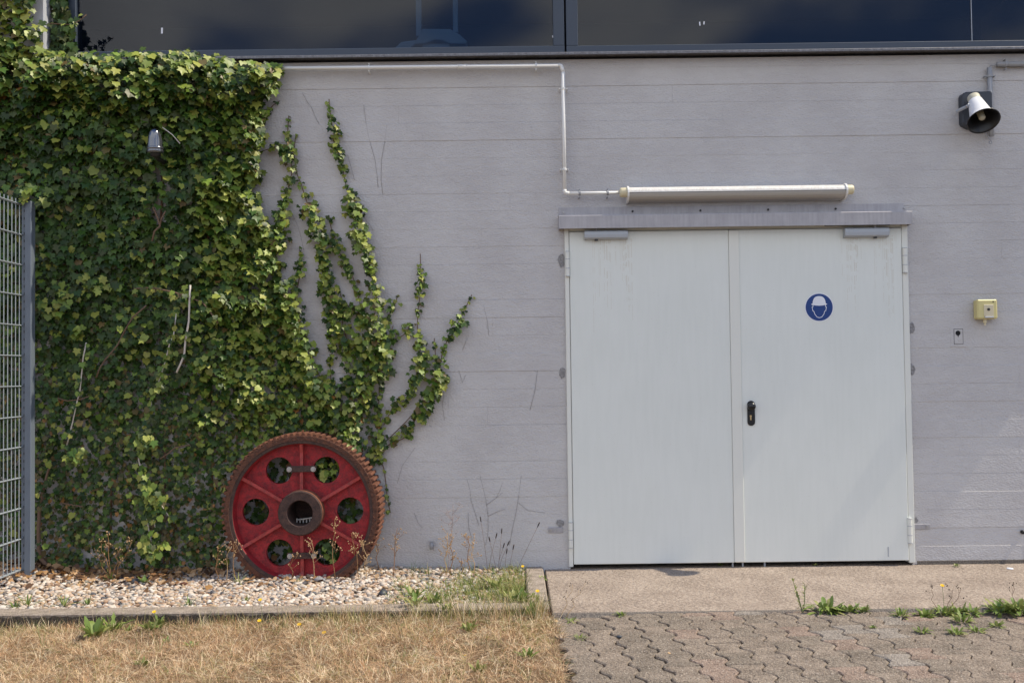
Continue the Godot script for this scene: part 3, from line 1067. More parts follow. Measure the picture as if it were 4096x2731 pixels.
	prism(st, circle(Vector2(cb.x + .004, cb.y - .002), .0095, 16), .074, .079)
	obj("button", st, M["black plastic"], fr)
	st = mb()
	box(st, Vector3(cb.x - .024, cb.y - .062, .0702), Vector3(cb.x + .040, cb.y - .051, .078), .002)
	obj("label_strip", st, M["closer grey"], cp)
	st = mb()
	box(st, Vector3(cb.x + .036, cb.y + .045, .0702), Vector3(cb.x + .042, cb.y + .057, .072))
	obj("slot", st, M["black plastic"], cp)
	st = mb()
	tube(st, [Vector3(cb.x - .005, cb.y - .067, .035), Vector3(cb.x - .005, cb.y - .095, .035)], .013, 8)
	tube(st, [Vector3(cb.x - .005, cb.y - .094, .035), Vector3(cb.x - .005, cb.y - .112, .035)], .006, 8)
	obj("cable_gland", st, M["cream plastic"], cp)

	# blanked box with a hole
	var bp := thing("blank_plate", P(3834, 1346, 0), "painted blank plate with a black hole below the call box", "plate")
	var q0 := P(3834, 1346, .003)
	st = mb()
	box(st, Vector3(q0.x - .057, q0.y - .073, .0), Vector3(q0.x + .055, q0.y + .073, .0028), .001)
	obj("surround", st, M["wall paint"], bp)
	st = mb()
	box(st, Vector3(q0.x - .033, q0.y - .055, .0), Vector3(q0.x + .033, q0.y + .055, .0034))
	obj("shadow_gap", st, M["black plastic"], bp)
	st = mb()
	box(st, Vector3(q0.x - .030, q0.y - .052, .0), Vector3(q0.x + .030, q0.y + .052, .0048), .001)
	obj("lid", st, M["wall paint"], bp)
	st = mb()
	poly = circle(Vector2(q0.x - .004, q0.y + .025), .0175, 20)
	prism(st, poly, .0, .0056)
	prism(st, [Vector2(q0.x - .010, q0.y + .011), Vector2(q0.x + .002, q0.y + .011), Vector2(q0.x - .003, q0.y - .006)], .0, .0054)
	obj("hole", st, M["gap black"], bp)

	# small tap-like fitting low on the wall
	var tp := thing("pipe_stub", P(1728, 2185, 0), "small grey pipe stub low on the wall right of the gear", "pipe stub")
	st = mb(true)
	var t0 := P(1728, 2178, .0)
	tube(st, [t0 + Vector3(0, -.01, 0), t0 + Vector3(0, -.01, .045)], .012, 10)
	obj("spout", st, M["bolt steel"], tp)
	st = mb(true)
	tube(st, [t0 + Vector3(0, -.024, .034), t0 + Vector3(0, .022, .034)], .014, 10)
	obj("valve_body", st, M["grey plastic"], tp)
	st = mb()
	box(st, t0 + Vector3(-.02, .022, .026), t0 + Vector3(.02, .029, .042), .002)
	obj("handle", st, M["bolt steel"], tp)
	st = mb(true)
	t0 = P(4088, 2126, .0)
	tube(st, [t0, t0 + Vector3(0, 0, .02), t0 + Vector3(0, 0, .03)], [.014, .014, .008], 10)
	tag(obj("anchor_bolt", st, M["dark metal"]), "dark anchor bolt low on the wall at the right edge", "bolt")

	# grey bulkhead lamp in the ivy
	var bl := thing("wall_lamp", P(620, 570, 0), "grey dome wall lamp sticking out of the ivy", "lamp")
	var lm := P(620, 570, .27)
	st = mb(true)
	var dx := Transform3D(Basis.from_euler(Vector3(.10, 0, 0)), lm)
	lathe(st, [Vector2(.0, .092), Vector2(.014, .090), Vector2(.027, .081), Vector2(.037, .064), Vector2(.044, .036), Vector2(.048, .005), Vector2(.051, -.030)], dx, 28)
	obj("dome", st, M["lamp glass"], bl)
	st = mb(true)
	lathe(st, [Vector2(.050, -.030), Vector2(.056, -.032), Vector2(.057, -.044), Vector2(.053, -.047), Vector2(.056, -.052), Vector2(.057, -.068), Vector2(.050, -.072), Vector2(.0, -.072)], dx, 28)
	obj("collar", st, M["lamp glass"], bl)
	st = mb(true)
	lathe(st, [Vector2(.035, -.071), Vector2(.035, -.095), Vector2(.02, -.10), Vector2(.0, -.10)], dx, 20)
	obj("base", st, M["dark metal"], bl)
	st = mb(true)
	tube(st, [lm + Vector3(0, -.085, 0), lm + Vector3(0, -.10, -.06), Vector3(lm.x, lm.y - .10, .0)], .016, 10)
	obj("arm", st, M["dark metal"], bl)

# ---------------------------------------------------------------- fence
func fence():
	var z0 := .27
	var fx := P(110.5, 1400, z0 + .03).x
	var f := thing("mesh_fence", Vector3(fx, 0, z0), "blue grey welded mesh fence with a square post at the left edge", "fence")
	var fp: Material = M["fence paint"]
	var st := mb()
	box(st, Vector3(fx - .023, -.12, z0 - .03), Vector3(fx + .023, 2.585, z0 + .03), .004)
	obj("post", st, fp, f)
	var x := P(75, 1400, z0 + .03).x + .006
	st = mb()
	box(st, Vector3(fx - .052, .09, z0 + .004), Vector3(fx - .0265, 2.57, z0 + .010), .002)
	obj("clamp_bar", st, fp, f)
	for i in 47:
		st = mb()
		box(st, Vector3(fx - .031, .15 + .0513 * i, z0 + .0102), Vector3(fx - .0235, .168 + .0513 * i, z0 + .022))
		obj("clamp_notch", st, M["black plastic"], f)
	var y0 := .099
	for i in 13:
		st = mb()
		for s in [-1.0, 1.0]:
			tube(st, [Vector3(x + s * .0075, y0 + .2053 * i, z0 + .012), Vector3(x + s * .0075, y0 + .2053 * i, 2.6)], .0042, 6)
		obj("cross_wire", st, M["fence wire"], f)
	for i in 45:
		st = mb()
		var z := z0 + .035 + .0513 * i
		tube(st, [Vector3(x, y0 - .01, z), Vector3(x, y0 + 2.495, z)], .003, 6)
		obj("upright_wire", st, M["fence wire"], f)

# ---------------------------------------------------------------- the gear wheel
func gear():
	var zf := .295
	var c := P(1203, 2050, zf)
	c.z = 0
	var g := thing("gear_wheel", Vector3(c.x, c.y, .17), "big rusty toothed gear wheel with red six-hole disc leaning on the wall", "gear wheel")
	var to_z := Transform3D(Basis(Vector3.RIGHT, Vector3(0, 0, 1), Vector3(0, -1, 0)), c)   # lathe height -> z
	var zb := .05
	var zw := .225
	# ring
	var st := mb()
	lathe(st, [Vector2(.486, zf), Vector2(.515, zf), Vector2(.518, zf - .003), Vector2(.518, zb), Vector2(.462, zb)], to_z, 112)
	obj("toothed_ring", st, M["brown rust"], g)
	st = mb()
	lathe(st, [Vector2(.462, zf - .012), Vector2(.466, zf - .006), Vector2(.484, zf - .005), Vector2(.486, zf)], to_z, 112)
	obj("inner_band", st, M["black rust"], g)
	var ts := mb()
	# one tooth, along +x
	var tp := [Vector2(.516, -.0150), Vector2(.523, -.0132), Vector2(.531, -.0110), Vector2(.5375, -.0085), Vector2(.5375, .0085), Vector2(.531, .0110), Vector2(.523, .0132), Vector2(.516, .0150)]
	bevel_prism(ts, tp, zb + .002, zf - .004, .0025)
	ts.generate_normals()
	var tm := ts.commit()
	for i in 84:
		var a := TAU * (i + .5) / 84
		put("tooth", tm, M["tooth rust"], g, Transform3D(Basis(Vector3(0, 0, 1), a), Vector3(0, 0, -.17)))
	# red disc: twelve halves of holed sectors
	st = mb()
	var hr := .0905
	var hd := .321
	for i in 12:
		var mid := PI / 3 * int(i / 2)
		var s := 1.0 if i % 2 == 0 else -1.0
		var poly := []
		for k in 7: poly.append(Vector2(cos(mid + s * PI / 6 * k / 6), sin(mid + s * PI / 6 * k / 6)) * .463)
		for k in 5: poly.append(Vector2(cos(mid + s * PI / 6 * (4 - k) / 4), sin(mid + s * PI / 6 * (4 - k) / 4)) * .135)
		var hc := Vector2(cos(mid), sin(mid)) * hd
		for k in 15: poly.append(hc + Vector2(cos(mid + s * PI * (14 - k) / 14), sin(mid + s * PI * (14 - k) / 14)) * hr)
		var pts := PackedVector2Array(poly)
		if Geometry2D.is_polygon_clockwise(pts): pts.reverse()
		var idx := Geometry2D.triangulate_polygon(pts)
		for t in range(0, idx.size(), 3):
			for zz in [zw, zw - .03]:
				tri(st, Vector3(c.x + pts[idx[t]].x, c.y + pts[idx[t]].y, zz), Vector3(c.x + pts[idx[t + 1]].x, c.y + pts[idx[t + 1]].y, zz), Vector3(c.x + pts[idx[t + 2]].x, c.y + pts[idx[t + 2]].y, zz), Vector3(0, 0, zz - zw + .01))
	for i in 6:
		var a := PI / 3 * i
		lathe(st, [Vector2(hr, zw - .03), Vector2(hr, zw)], Transform3D(to_z.basis, c + Vector3(cos(a), sin(a), 0) * hd), 28)
	obj("disc", st, M["red paint"], g)
	st = mb()
	lathe(st, [Vector2(.4500, zw + .001), Vector2(.4540, zw + .022), Vector2(.4600, zf - .016), Vector2(.4622, zf - .0115)], to_z, 96)
	obj("rim_lining", st, M["red paint"], g)
	for i in 6:
		var a := PI / 6 + PI / 3 * i
		st = mb()
		var xf := Transform3D(Basis(Vector3(0, 0, 1), a), c)
		prism(st, [Vector2(.14, zw - .002), Vector2(.461, zw - .002), Vector2(.461, zw + .050), Vector2(.40, zw + .036), Vector2(.14, zw + .044)], -.0105, .0105, xf * Transform3D(Basis(Vector3(1, 0, 0), Vector3(0, 0, 1), Vector3(0, -1, 0)), Vector3.ZERO))
		obj("rib", st, M["red painted rib"], g)
	st = mb()
	lathe(st, [Vector2(.0850, zb), Vector2(.0850, zf + .024), Vector2(.090, zf + .029), Vector2(.143, zf + .029), Vector2(.149, zf + .022), Vector2(.150, zw - .04), Vector2(.150, zb), Vector2(.085, zb)], to_z, 64)
	lathe(st, [Vector2(.0, zb + .02), Vector2(.0852, zb + .02)], to_z, 32)  # plate added behind the bore to make it dark
	obj("hub", st, M["black rust"], g)
	st = mb()
	lathe(st, [Vector2(.1503, zf + .019), Vector2(.1508, zw)], to_z, 64)
	obj("sunlit_hub_side", st, M["orange rust"], g)  # orange sleeve paints sunlight onto the side of the dark hub
	for s in [1.0, -1.0]:
		var cy: float = c.y + s * .292 if s > 0 else c.y - .290
		st = mb()
		box(st, Vector3(c.x - .098, cy - .021, zw + .046), Vector3(c.x + .102, cy + .021, zw + .056), .002)
		var bar := obj("strap", st, M["black rust"], g)
		for bx in [-.079, .083]:
			st = mb()
			prism(st, circle(Vector2(c.x + bx, cy - .002), .0175, 20), zw + .056, zw + .059)
			obj("washer", st, M["bolt steel"], bar)
			st = mb()
			tube(st, [Vector3(c.x + bx, cy - .002, zw - .06), Vector3(c.x + bx, cy - .002, zw + .069)], .0085, 6)
			obj("bolt", st, M["bolt steel"], bar)
	# notched grey bar lying in the bore
	st = mb()
	var bz := zf - .06
	box(st, Vector3(c.x - .05, c.y - .052, bz - .02), Vector3(c.x + .055, c.y - .042, bz), .002, Transform3D(Basis(Vector3(0, 0, 1), .12), Vector3(0, 0, 0)).translated(Vector3(c.y * .12, -c.x * .12, 0)))
	for k in 5:
		box(st, Vector3(c.x - .046 + .022 * k, c.y - .078, bz - .018), Vector3(c.x - .036 + .022 * k, c.y - .046, bz - .004), .002)
	obj("notched_bar", st, M["bolt steel"], g)
	# grease nipple on top
	st = mb()
	tube(st, [c + Vector3(.012, .51, .275), c + Vector3(.012, .555, .275)], .006, 8)
	obj("pin", st, M["orange rust"], g)

# ---------------------------------------------------------------- pebbles
func pebble_mesh() -> ArrayMesh:
	var st := mb(true)
	var n := FastNoiseLite.new()
	n.seed = 3
	n.frequency = 0.9
	var rings := 5
	var sides := 8
	var pt := func(i: int, k: int) -> Vector3:
		var t := PI * i / rings
		var a := TAU * (k % sides) / sides
		var d := Vector3(sin(t) * cos(a), cos(t), sin(t) * sin(a))
		return d * (1.0 + .28 * n.get_noise_3dv(d * 1.3))
	for i in rings:
		for k in sides:
			var a: Vector3 = pt.call(i, k)
			var b: Vector3 = pt.call(i, k + 1)
			var c: Vector3 = pt.call(i + 1, k + 1)
			var d: Vector3 = pt.call(i + 1, k)
			if i > 0: tri(st, a, b, c, a + b + c)
			if i < rings - 1: tri(st, a, c, d, a + c + d)
	st.generate_normals()
	return st.commit()

func bed_y(x: float, z: float) -> float:
	return -.018 + .036 * exp(-z * 3.2) + .034 * exp(-pow((x + 1.5) / .7, 2.0) - z * 2.0) + .075 * exp(-pow((x + 3.45) / .45, 2.0) - pow((z - .15) / .36, 2.0))

func gravel():
	var mesh := pebble_mesh()
	var r := RandomNumberGenerator.new()
	r.seed = 505
	var list := []
	var cols := []
	var tone := [Color(.54, .47, .40), Color(.50, .40, .31), Color(.46, .34, .26), Color(.38, .27, .17), Color(.27, .245, .225), Color(.60, .55, .49), Color(.09, .09, .10), Color(.41, .355, .30), Color(.31, .20, .13)]
	for i in 15000:
		var x := r.randf_range(-4.6, .06)
		var z := r.randf_range(.015, .972)
		var size := r.randf_range(.008, .0168) * (1.25 if r.randf() < .12 else 1.0)
		var lvl := r.randf_range(-.012, .006)
		var b := Basis.from_euler(Vector3(r.randf_range(-.5, .5), r.randf() * TAU, r.randf_range(-.5, .5))) * Basis.from_scale(Vector3(size * r.randf_range(1.0, 1.45), size * r.randf_range(.5, .8), size))
		list.append(Transform3D(b, Vector3(x, bed_y(x, z) + lvl, z)))
		var t := r.randi() % 9
		if t == 6 and r.randf() < .6: t = 0
		var c: Color = tone[t]
		var k := r.randf_range(.85, 1.12)
		cols.append(Color(c.r * k, c.g * k, c.b * k))
	var o := copies("pebbles", mesh, M["pebble"], list, cols)
	tag(o, "bed of cream and tan pebbles between the wall and the kerb", "pebbles")
	var stones := [[1533, 2358, .035, "dark grey angular stone in the pebbles right of the gear"], [545, 2322, .040, "dark slate stone among the pebbles left of the gear"], [600, 2310, .026, "small dark stone beside the slate stone in the pebbles"], [480, 2402, .020, "dark round stone at the kerb in the pebble bed"], [735, 2330, .024, "reddish brown stone among the pebbles left of the gear"], [1280, 2320, .035, "grey stone lying against the foot of the gear"]]
	for s in stones:
		var p := G(s[0], s[1], .015)
		var q := put("stone", mesh, M["charcoal box"] if s[3].begins_with("dark") or s[3].begins_with("small") else (M["brown rust"] if s[3].begins_with("reddish") else M["mortar"]), null, Transform3D(Basis.from_euler(Vector3(.2, r.randf() * 6.0, .1)) * Basis.from_scale(Vector3(s[2] * 1.2, s[2] * .6, s[2] * .8)), Vector3(p.x, bed_y(p.x, p.z) + .008, p.z)))
		tag(q, s[3], "stone", "larger stones in the pebble bed")

# ---------------------------------------------------------------- pavers
func pavers():
	var L := .186
	var W := .150
	var A := .0165
	var g := .0034
	var pv := Node3D.new()
	pv.name = "block_paving"
	add_child(pv, true)
	tag(pv, "paving of interlocking wavy concrete blocks in front of the apron", "paving", "", "structure")
	var h := L / 2 - .0018
	var w1 := W / 2 + A - g
	var w2 := W / 2 - A - g
	var outline := [Vector2(-w1, -h), Vector2(w1, -h), Vector2(w1, -h * .76), Vector2(w2, -h * .24), Vector2(w2, h * .24), Vector2(w1, h * .76), Vector2(w1, h), Vector2(-w1, h), Vector2(-w1, h * .76), Vector2(-w2, h * .24), Vector2(-w2, -h * .24), Vector2(-w1, -h * .76)]
	var lay := Transform3D(Basis(Vector3.RIGHT, Vector3(0, 0, -1), Vector3.UP), Vector3.ZERO)
	var meshes := []
	for b in [.004, .006]:
		var st := mb()
		bevel_prism(st, outline, -.06, 0.0, b, lay)
		st.generate_normals()
		meshes.append(st.commit())
	var r := RandomNumberGenerator.new()
	r.seed = 31
	var turn := Basis(Vector3.UP, .055)
	var o := Vector3(.285, 0, 1.37)
	for i in range(-3, 28):
		for j in range(-1, 10):
			var p := o + turn * Vector3(i * W, 0, j * L + (L / 2 if posmod(i, 2) == 1 else 0.0))
			if p.x < .26 or p.x > 3.95 or p.z < 1.20 or p.z > 2.95: continue
			p.y = paver_y(p.x) + r.randf_range(-.0025, .0025)
			var k := r.randf()
			var tone := (0 if k < .55 else 1) if p.x < .9 else (0 if k < .30 else (1 if k < .72 else (2 if k < .93 else 3)))
			if p.z - h < 1.262: p.y = min(p.y, -.004)
			put("paver", meshes[r.randi() % 2], M["paver %d" % tone], pv, Transform3D(turn * Basis.from_euler(Vector3(r.randf_range(-.012, .012), 0, r.randf_range(-.012, .012))), p))

# ---------------------------------------------------------------- leaves
func leaf_mesh(round_: bool) -> ArrayMesh:
	var st := mb(true)
	var half := [[.0, .06], [.22, -.06], [.42, .04], [.50, .16], [.36, .33], [.56, .60], [.24, .64], [.10, .88], [0, 1.06]]
	if round_: half = [[.0, .05], [.24, -.08], [.46, .08], [.47, .30], [.44, .50], [.50, .62], [.26, .74], [.12, .92], [0, 1.0]]
	var bend := func(p: Array, s: float) -> Vector3:
		var x: float = p[0] * s
		var y: float = p[1]
		return Vector3(x, y, .22 * absf(x) - .34 * x * x - .20 * y * y)
	var mid := Vector3(0, .34, -.02)
	for s in [-1.0, 1.0]:
		for i in half.size() - 1:
			tri(st, mid, bend.call(half[i], s), bend.call(half[i + 1], s), Vector3(0, 0, 1))
	st.generate_normals()
	return st.commit()

func leaf_at(pos: Vector3, normal: Vector3, down: Vector3, size: float) -> Transform3D:
	var n := normal.normalized()
	var y := (down - n * down.dot(n)).normalized()
	return Transform3D(Basis(y.cross(n), y, n) * size, pos)

func in_poly(p: Vector2, poly: PackedVector2Array) -> bool:
	return Geometry2D.is_point_in_polygon(p, poly)

func pack(a: Array) -> PackedVector2Array:
	var out := PackedVector2Array()
	for q in a: out.append(Vector2(q[0], q[1]))
	return out

func ivy_color(r: RandomNumberGenerator, sunlit_share: float, brown: float) -> int:
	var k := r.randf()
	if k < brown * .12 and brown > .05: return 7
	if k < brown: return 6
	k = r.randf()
	if k < sunlit_share: return 3 + (r.randi() % 2)  # yellow-green tones stand in for sunlight on the leaves
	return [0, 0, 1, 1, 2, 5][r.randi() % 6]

func shade_of(tone: int, r: RandomNumberGenerator) -> Color:
	var c: Color = ivy_tones[tone]
	var k := r.randf_range(.78, 1.25)
	return Color(c.r * k * r.randf_range(.9, 1.15), c.g * k, c.b * k)

# the biggest outermost leaves become parts of their own, the rest is one part
func plant_leaves(parent: Node, list: Array, seed_: int):
	list.sort_custom(func(a, b): return a.rank > b.rank)
	var r := RandomNumberGenerator.new()
	r.seed = seed_
	var shapes := [leaf_mesh(false), leaf_mesh(true)]
	var off := -where(parent)
	var rest := [[], []]
	var cols := [[], []]
	for i in list.size():
		var q = list[i]
		var s := r.randi() % 2 if q.tone > 2 else 0
		if i < 300:
			var t: Transform3D = q.at
			t.origin += off
			put("leaf", shapes[s], M["ivy tone %d" % q.tone], parent, t)
		else:
			rest[s].append(q.at)
			cols[s].append(shade_of(q.tone, r))
	for s in 2:
		copies("foliage", shapes[s], M["ivy leaf"], rest[s], cols[s], parent)

func vine(called: String, pts: Array, z, rad, m: Material, parent: Node):
	var path := []
	for i in pts.size():
		var zz: float = z if not (z is Array) else z[i]
		path.append(P(pts[i][0], pts[i][1], zz))
	var st := mb(true)
	tube(st, path, rad, 6)
	return obj(called, st, m, parent)

func ivy():
	var r := RandomNumberGenerator.new()
	r.seed = 2024
	var bulge := FastNoiseLite.new()
	bulge.seed = 8
	bulge.frequency = .0042
	bulge.fractal_octaves = 3
	var gaps := FastNoiseLite.new()
	gaps.seed = 21
	gaps.frequency = .0075
	gaps.fractal_octaves = 2
	var mass := pack([[-420, 196], [110, 190], [330, 212], [520, 208], [700, 202], [860, 214], [920, 232], [1010, 244], [1120, 262], [1105, 330], [1075, 380], [1052, 430], [1048, 520], [1022, 600], [1030, 700], [1016, 790], [1050, 860], [1090, 920], [1120, 1000], [1112, 1090], [1140, 1190], [1178, 1290], [1205, 1390], [1222, 1470], [1262, 1560], [1320, 1660], [1350, 1740], [1240, 1730], [1120, 1745], [1000, 1810], [920, 1900], [895, 2050], [900, 2180], [930, 2260], [700, 2268], [400, 2268], [120, 2272], [-420, 2290]])
	var list := []
	var n := 0
	while n < 27000:
		var px := r.randf_range(-400, 1350)
		var py := r.randf_range(150, 2275)
		if not in_poly(Vector2(px + 42.0 * gaps.get_noise_2d(px * 2.0 + 900.0, py * 2.0), py + 22.0 * gaps.get_noise_2d(px * 3.0, py * 3.0 + 500.0)), mass): continue
		var low := smoothstep(700.0, 1900.0, py)
		var right := smoothstep(820.0, 1050.0, px)
		var gap := gaps.get_noise_2d(px, py)
		# thinner near the foot, on the right edge and below the wall lamp
		var thin := .20 * smoothstep(1700.0, 2250.0, py) + .30 * smoothstep(1050.0, 1200.0, px) * smoothstep(900.0, 1300.0, py)
		thin += .85 * exp(-pow((px - 645.0) / 34.0, 2.0)) * smoothstep(600.0, 660.0, py) * (1.0 - smoothstep(880.0, 960.0, py))
		if px > 930 and px < 1010 and py > 1330: thin += .22
		if r.randf() < thin + clampf(gap * .8 - .12, 0, .5): continue
		n += 1
		var crest := exp(-pow((py - 330.0) / 150.0, 2.0)) * (1.0 - .5 * smoothstep(700.0, 1000.0, px))
		var T := .105 + .115 * crest - .055 * low + .055 * bulge.get_noise_2d(px, py) * 2.0
		T *= 1.0 - .55 * smoothstep(1000.0, 1150.0, px)
		T *= .35 + .65 * smoothstep(190.0, 300.0, py + 25.0)
		if py < 260: T += .04
		T = max(T, .03)
		var depth := pow(r.randf(), .55)
		var z := .008 + T * depth
		var size := lerpf(.055, .034, low) * r.randf_range(.6, 1.25) * lerpf(.85, 1.0, depth)
		if right > .5 and py > 900: size *= .92
		var tilt := r.randf_range(.05, .95)
		var nm := Vector3(r.randfn(0.16, .38), tilt, 1.0)
		if r.randf() < .10 + .45 * crest: nm = Vector3(r.randfn(.45, .5), r.randf_range(.7, 1.9), 1.0)
		var down := Vector3(r.randfn(0, .38), -1.0, r.randfn(.1, .15))
		var sunlit_share := .035 + .40 * right + .10 * low + .16 * crest  # sunlit colour painted in along the right edge and crest
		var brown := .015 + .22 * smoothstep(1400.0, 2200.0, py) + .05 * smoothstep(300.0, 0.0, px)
		list.append({at = leaf_at(P(px, py, z), nm, down, size), tone = ivy_color(r, sunlit_share, brown), rank = size * (depth + .2)})
	# outermost leaves that reach into the sun: along the crest, down the right side, few elsewhere
	n = 0
	while n < 3300:
		var px := r.randf_range(-400, 1300)
		var py := r.randf_range(190, 2200)
		if not in_poly(Vector2(px, py), mass): continue
		var crest := smoothstep(470.0, 300.0, py + .12 * absf(px - 500.0) * .5)
		var right := smoothstep(760.0, 960.0, px + .08 * (py - 300.0)) * smoothstep(2000.0, 1400.0, py)
		if r.randf() > max(.75 * crest, max(.85 * right, .05)): continue
		if bulge.get_noise_2d(px * 2.3, py * 2.3) < -.12: continue
		n += 1
		var low := smoothstep(700.0, 1900.0, py)
		var T := .12 + .13 * crest - .055 * low + .11 * bulge.get_noise_2d(px, py)
		T *= (1.0 - .5 * smoothstep(1000.0, 1150.0, px)) * (.4 + .6 * smoothstep(190.0, 300.0, py + 25.0))
		var z: float = max(T, .05) + r.randf_range(.0, .045)
		list.append({at = leaf_at(P(px, py, z), Vector3(r.randfn(.6, .45), r.randf_range(.5, 1.7), 1.0), Vector3(r.randfn(.1, .5), -1.0, r.randf_range(.0, .5)), lerpf(.060, .045, low) * r.randf_range(.55, 1.2)), tone = ivy_color(r, .55, .02), rank = .09 * r.randf()})  # mostly sunlit yellow-green in their own colour
	# on the pilaster and beside it
	for k in 1150:
		var px := r.randf_range(-420, 178)
		var py := r.randf_range(-140, 225)
		if px > 128.0 - .12 * py and r.randf() < .8: continue
		var z := .13 + .10 * pow(r.randf(), .7)
		list.append({at = leaf_at(P(px, py, z), Vector3(r.randfn(.6, .5), r.randf_range(.4, 1.7), 1), Vector3(r.randfn(0, .4), -1, .1), r.randf_range(.04, .068)), tone = ivy_color(r, .65, .03), rank = .05 * r.randf()})  # sun on the pilaster leaves is put into their colour
	for k in 230:
		var py := r.randf_range(-140, 205)
		var px := 205.0 + 90.0 * r.randf() * smoothstep(-250.0, 200.0, py) + r.randf() * 12.0
		var z := .015 + .07 * r.randf()
		list.append({at = leaf_at(P(px, py, z), Vector3(r.randfn(.1, .4), r.randf_range(.05, .7), 1), Vector3(r.randfn(0, .4), -1, .1), r.randf_range(.04, .065)), tone = [0, 0, 1, 5][r.randi() % 4], rank = .02})  # dark tones only, painting the shade beside the pilaster
	var main := thing("ivy", P(500, 2270, .03), "dense dark ivy covering the wall behind the fence and around the lamp", "ivy")
	# hanging vines, each with its own leaves
	var pale: Material = M["stem pale"]
	var brownm: Material = M["stem brown"]
	var hang := [
		[[[345, 1370], [333, 1430], [328, 1480], [320, 1560], [305, 1620], [290, 1690], [268, 1780]], .0045, pale, 1.0],
		[[[705, 1255], [695, 1340], [680, 1370], [660, 1450], [640, 1510], [610, 1600], [590, 1660], [565, 1720], [545, 1760], [555, 1840], [575, 1920], [590, 1990], [610, 2060], [630, 2140], [640, 2220]], .0045, pale, 1.4],
		[[[761, 1140], [758, 1200], [756, 1280], [742, 1360], [737, 1420], [720, 1460], [706, 1490]], .0068, pale, .25],
		[[[535, 1155], [610, 1150], [700, 1170], [760, 1190], [810, 1210], [850, 1260], [872, 1292]], .005, brownm, .9],
		[[[585, 1222], [530, 1270], [500, 1320], [470, 1380], [420, 1440], [400, 1470], [385, 1510]], .005, brownm, .25],
		[[[230, 1592], [270, 1603], [320, 1597], [355, 1585]], .004, brownm, .2],
		[[[760, 1778], [700, 1790], [670, 1815], [640, 1835]], .0045, brownm, .1],
		[[[612, 828], [632, 875], [640, 905], [618, 925], [608, 965]], .006, brownm, .0],
		[[[662, 845], [645, 875], [640, 905]], .005, brownm, .0],
		[[[580, 1900], [610, 1970], [645, 2020], [690, 2085]], .004, pale, 1.6],
		[[[575, 2000], [585, 2070], [600, 2140], [615, 2210]], .004, pale, 1.0],
		[[[330, 2025], [240, 2010]], .004, brownm, .1],
		[[[650, 510], [690, 540], [720, 575]], .0035, pale, .1],
		[[[200, 95], [290, 100], [330, 75], [345, 60]], .0035, brownm, .8],
	]
	for v in hang:
		var zs := []
		for q in v[0]:
			var low := smoothstep(700.0, 1900.0, q[1])
			zs.append(.21 - .05 * low + r.randf_range(-.01, .012))
		vine("hanging_vine", v[0], zs, v[1], v[2], main)
		for i in v[0].size() - 1:
			var a := Vector2(v[0][i][0], v[0][i][1])
			var b := Vector2(v[0][i + 1][0], v[0][i + 1][1])
			var m := int(a.distance_to(b) / 11.0 * v[3])
			for k in m:
				var t := r.randf()
				var c := a.lerp(b, t) + Vector2(r.randfn(0, 15), r.randfn(0, 8))
				list.append({at = leaf_at(P(c.x, c.y, lerpf(zs[i], zs[i + 1], t) + r.randf_range(-.01, .03)), Vector3(r.randfn(.15, .5), r.randf_range(.1, 1.0), 1), Vector3(r.randfn(0, .5), -1, .1), r.randf_range(.028, .052)), tone = ivy_color(r, .5, .03), rank = .035})
	for cl in [[205, 1195, 70, 26], [380, 1130, 45, 18], [300, 1815, 34, 16], [575, 1760, 32, 26], [300, 1320, 26, 10], [600, 1990, 45, 22], [605, 2190, 45, 20]]:
		for k in cl[3] * 2:
			var c := Vector2(cl[0] + r.randfn(0, cl[2] * .6), cl[1] + r.randfn(0, cl[2] * .5))
			list.append({at = leaf_at(P(c.x, c.y, .15 + r.randf() * .06), Vector3(r.randfn(.2, .5), r.randf_range(.2, 1.1), 1), Vector3(r.randfn(0, .5), -1, .2), r.randf_range(.035, .06)), tone = ivy_color(r, .6, .0), rank = .04})
	# a spray hanging over the fence post
	for k in 46:
		list.append({at = leaf_at(P(110 + r.randfn(0, 36), 772 + r.randfn(0, 24), r.randf_range(.22, .35)), Vector3(r.randfn(.2, .4), r.randf_range(.2, 1.0), 1), Vector3(r.randfn(0, .4), -1, .1), r.randf_range(.038, .06)), tone = ivy_color(r, .3, .03), rank = .03})
	# old woody stems on the wall
	vine("trunk", [[205, 1850], [190, 1890], [172, 1960], [158, 2040], [154, 2110], [155, 2190], [164, 2232], [185, 2256], [205, 2272]], .085, [.006, .008, .010, .012, .013, .014, .016, .018, .02], brownm, main)
	for s in [[[640, 620], [652, 760], [640, 900], [655, 1100], [640, 1400], [660, 1800], [655, 2268]], [[430, 300], [445, 700], [420, 1200], [450, 1700], [440, 2270]], [[830, 260], [845, 700], [820, 1200], [850, 1700], [845, 2262]], [[985, 400], [990, 800], [975, 1200], [990, 1500], [960, 1750]], [[930, 1500], [945, 1650], [950, 1800], [935, 1900]]]:
		vine("stem", s, .018, .008, brownm, main)
	plant_leaves(main, list, 1)

	# ---- the fan of young shoots on the bare wall
	var fan := thing("ivy_fan", P(1400, 1800, .02), "fan of young ivy shoots climbing the bare grey wall above the gear", "ivy", "")
	list = []
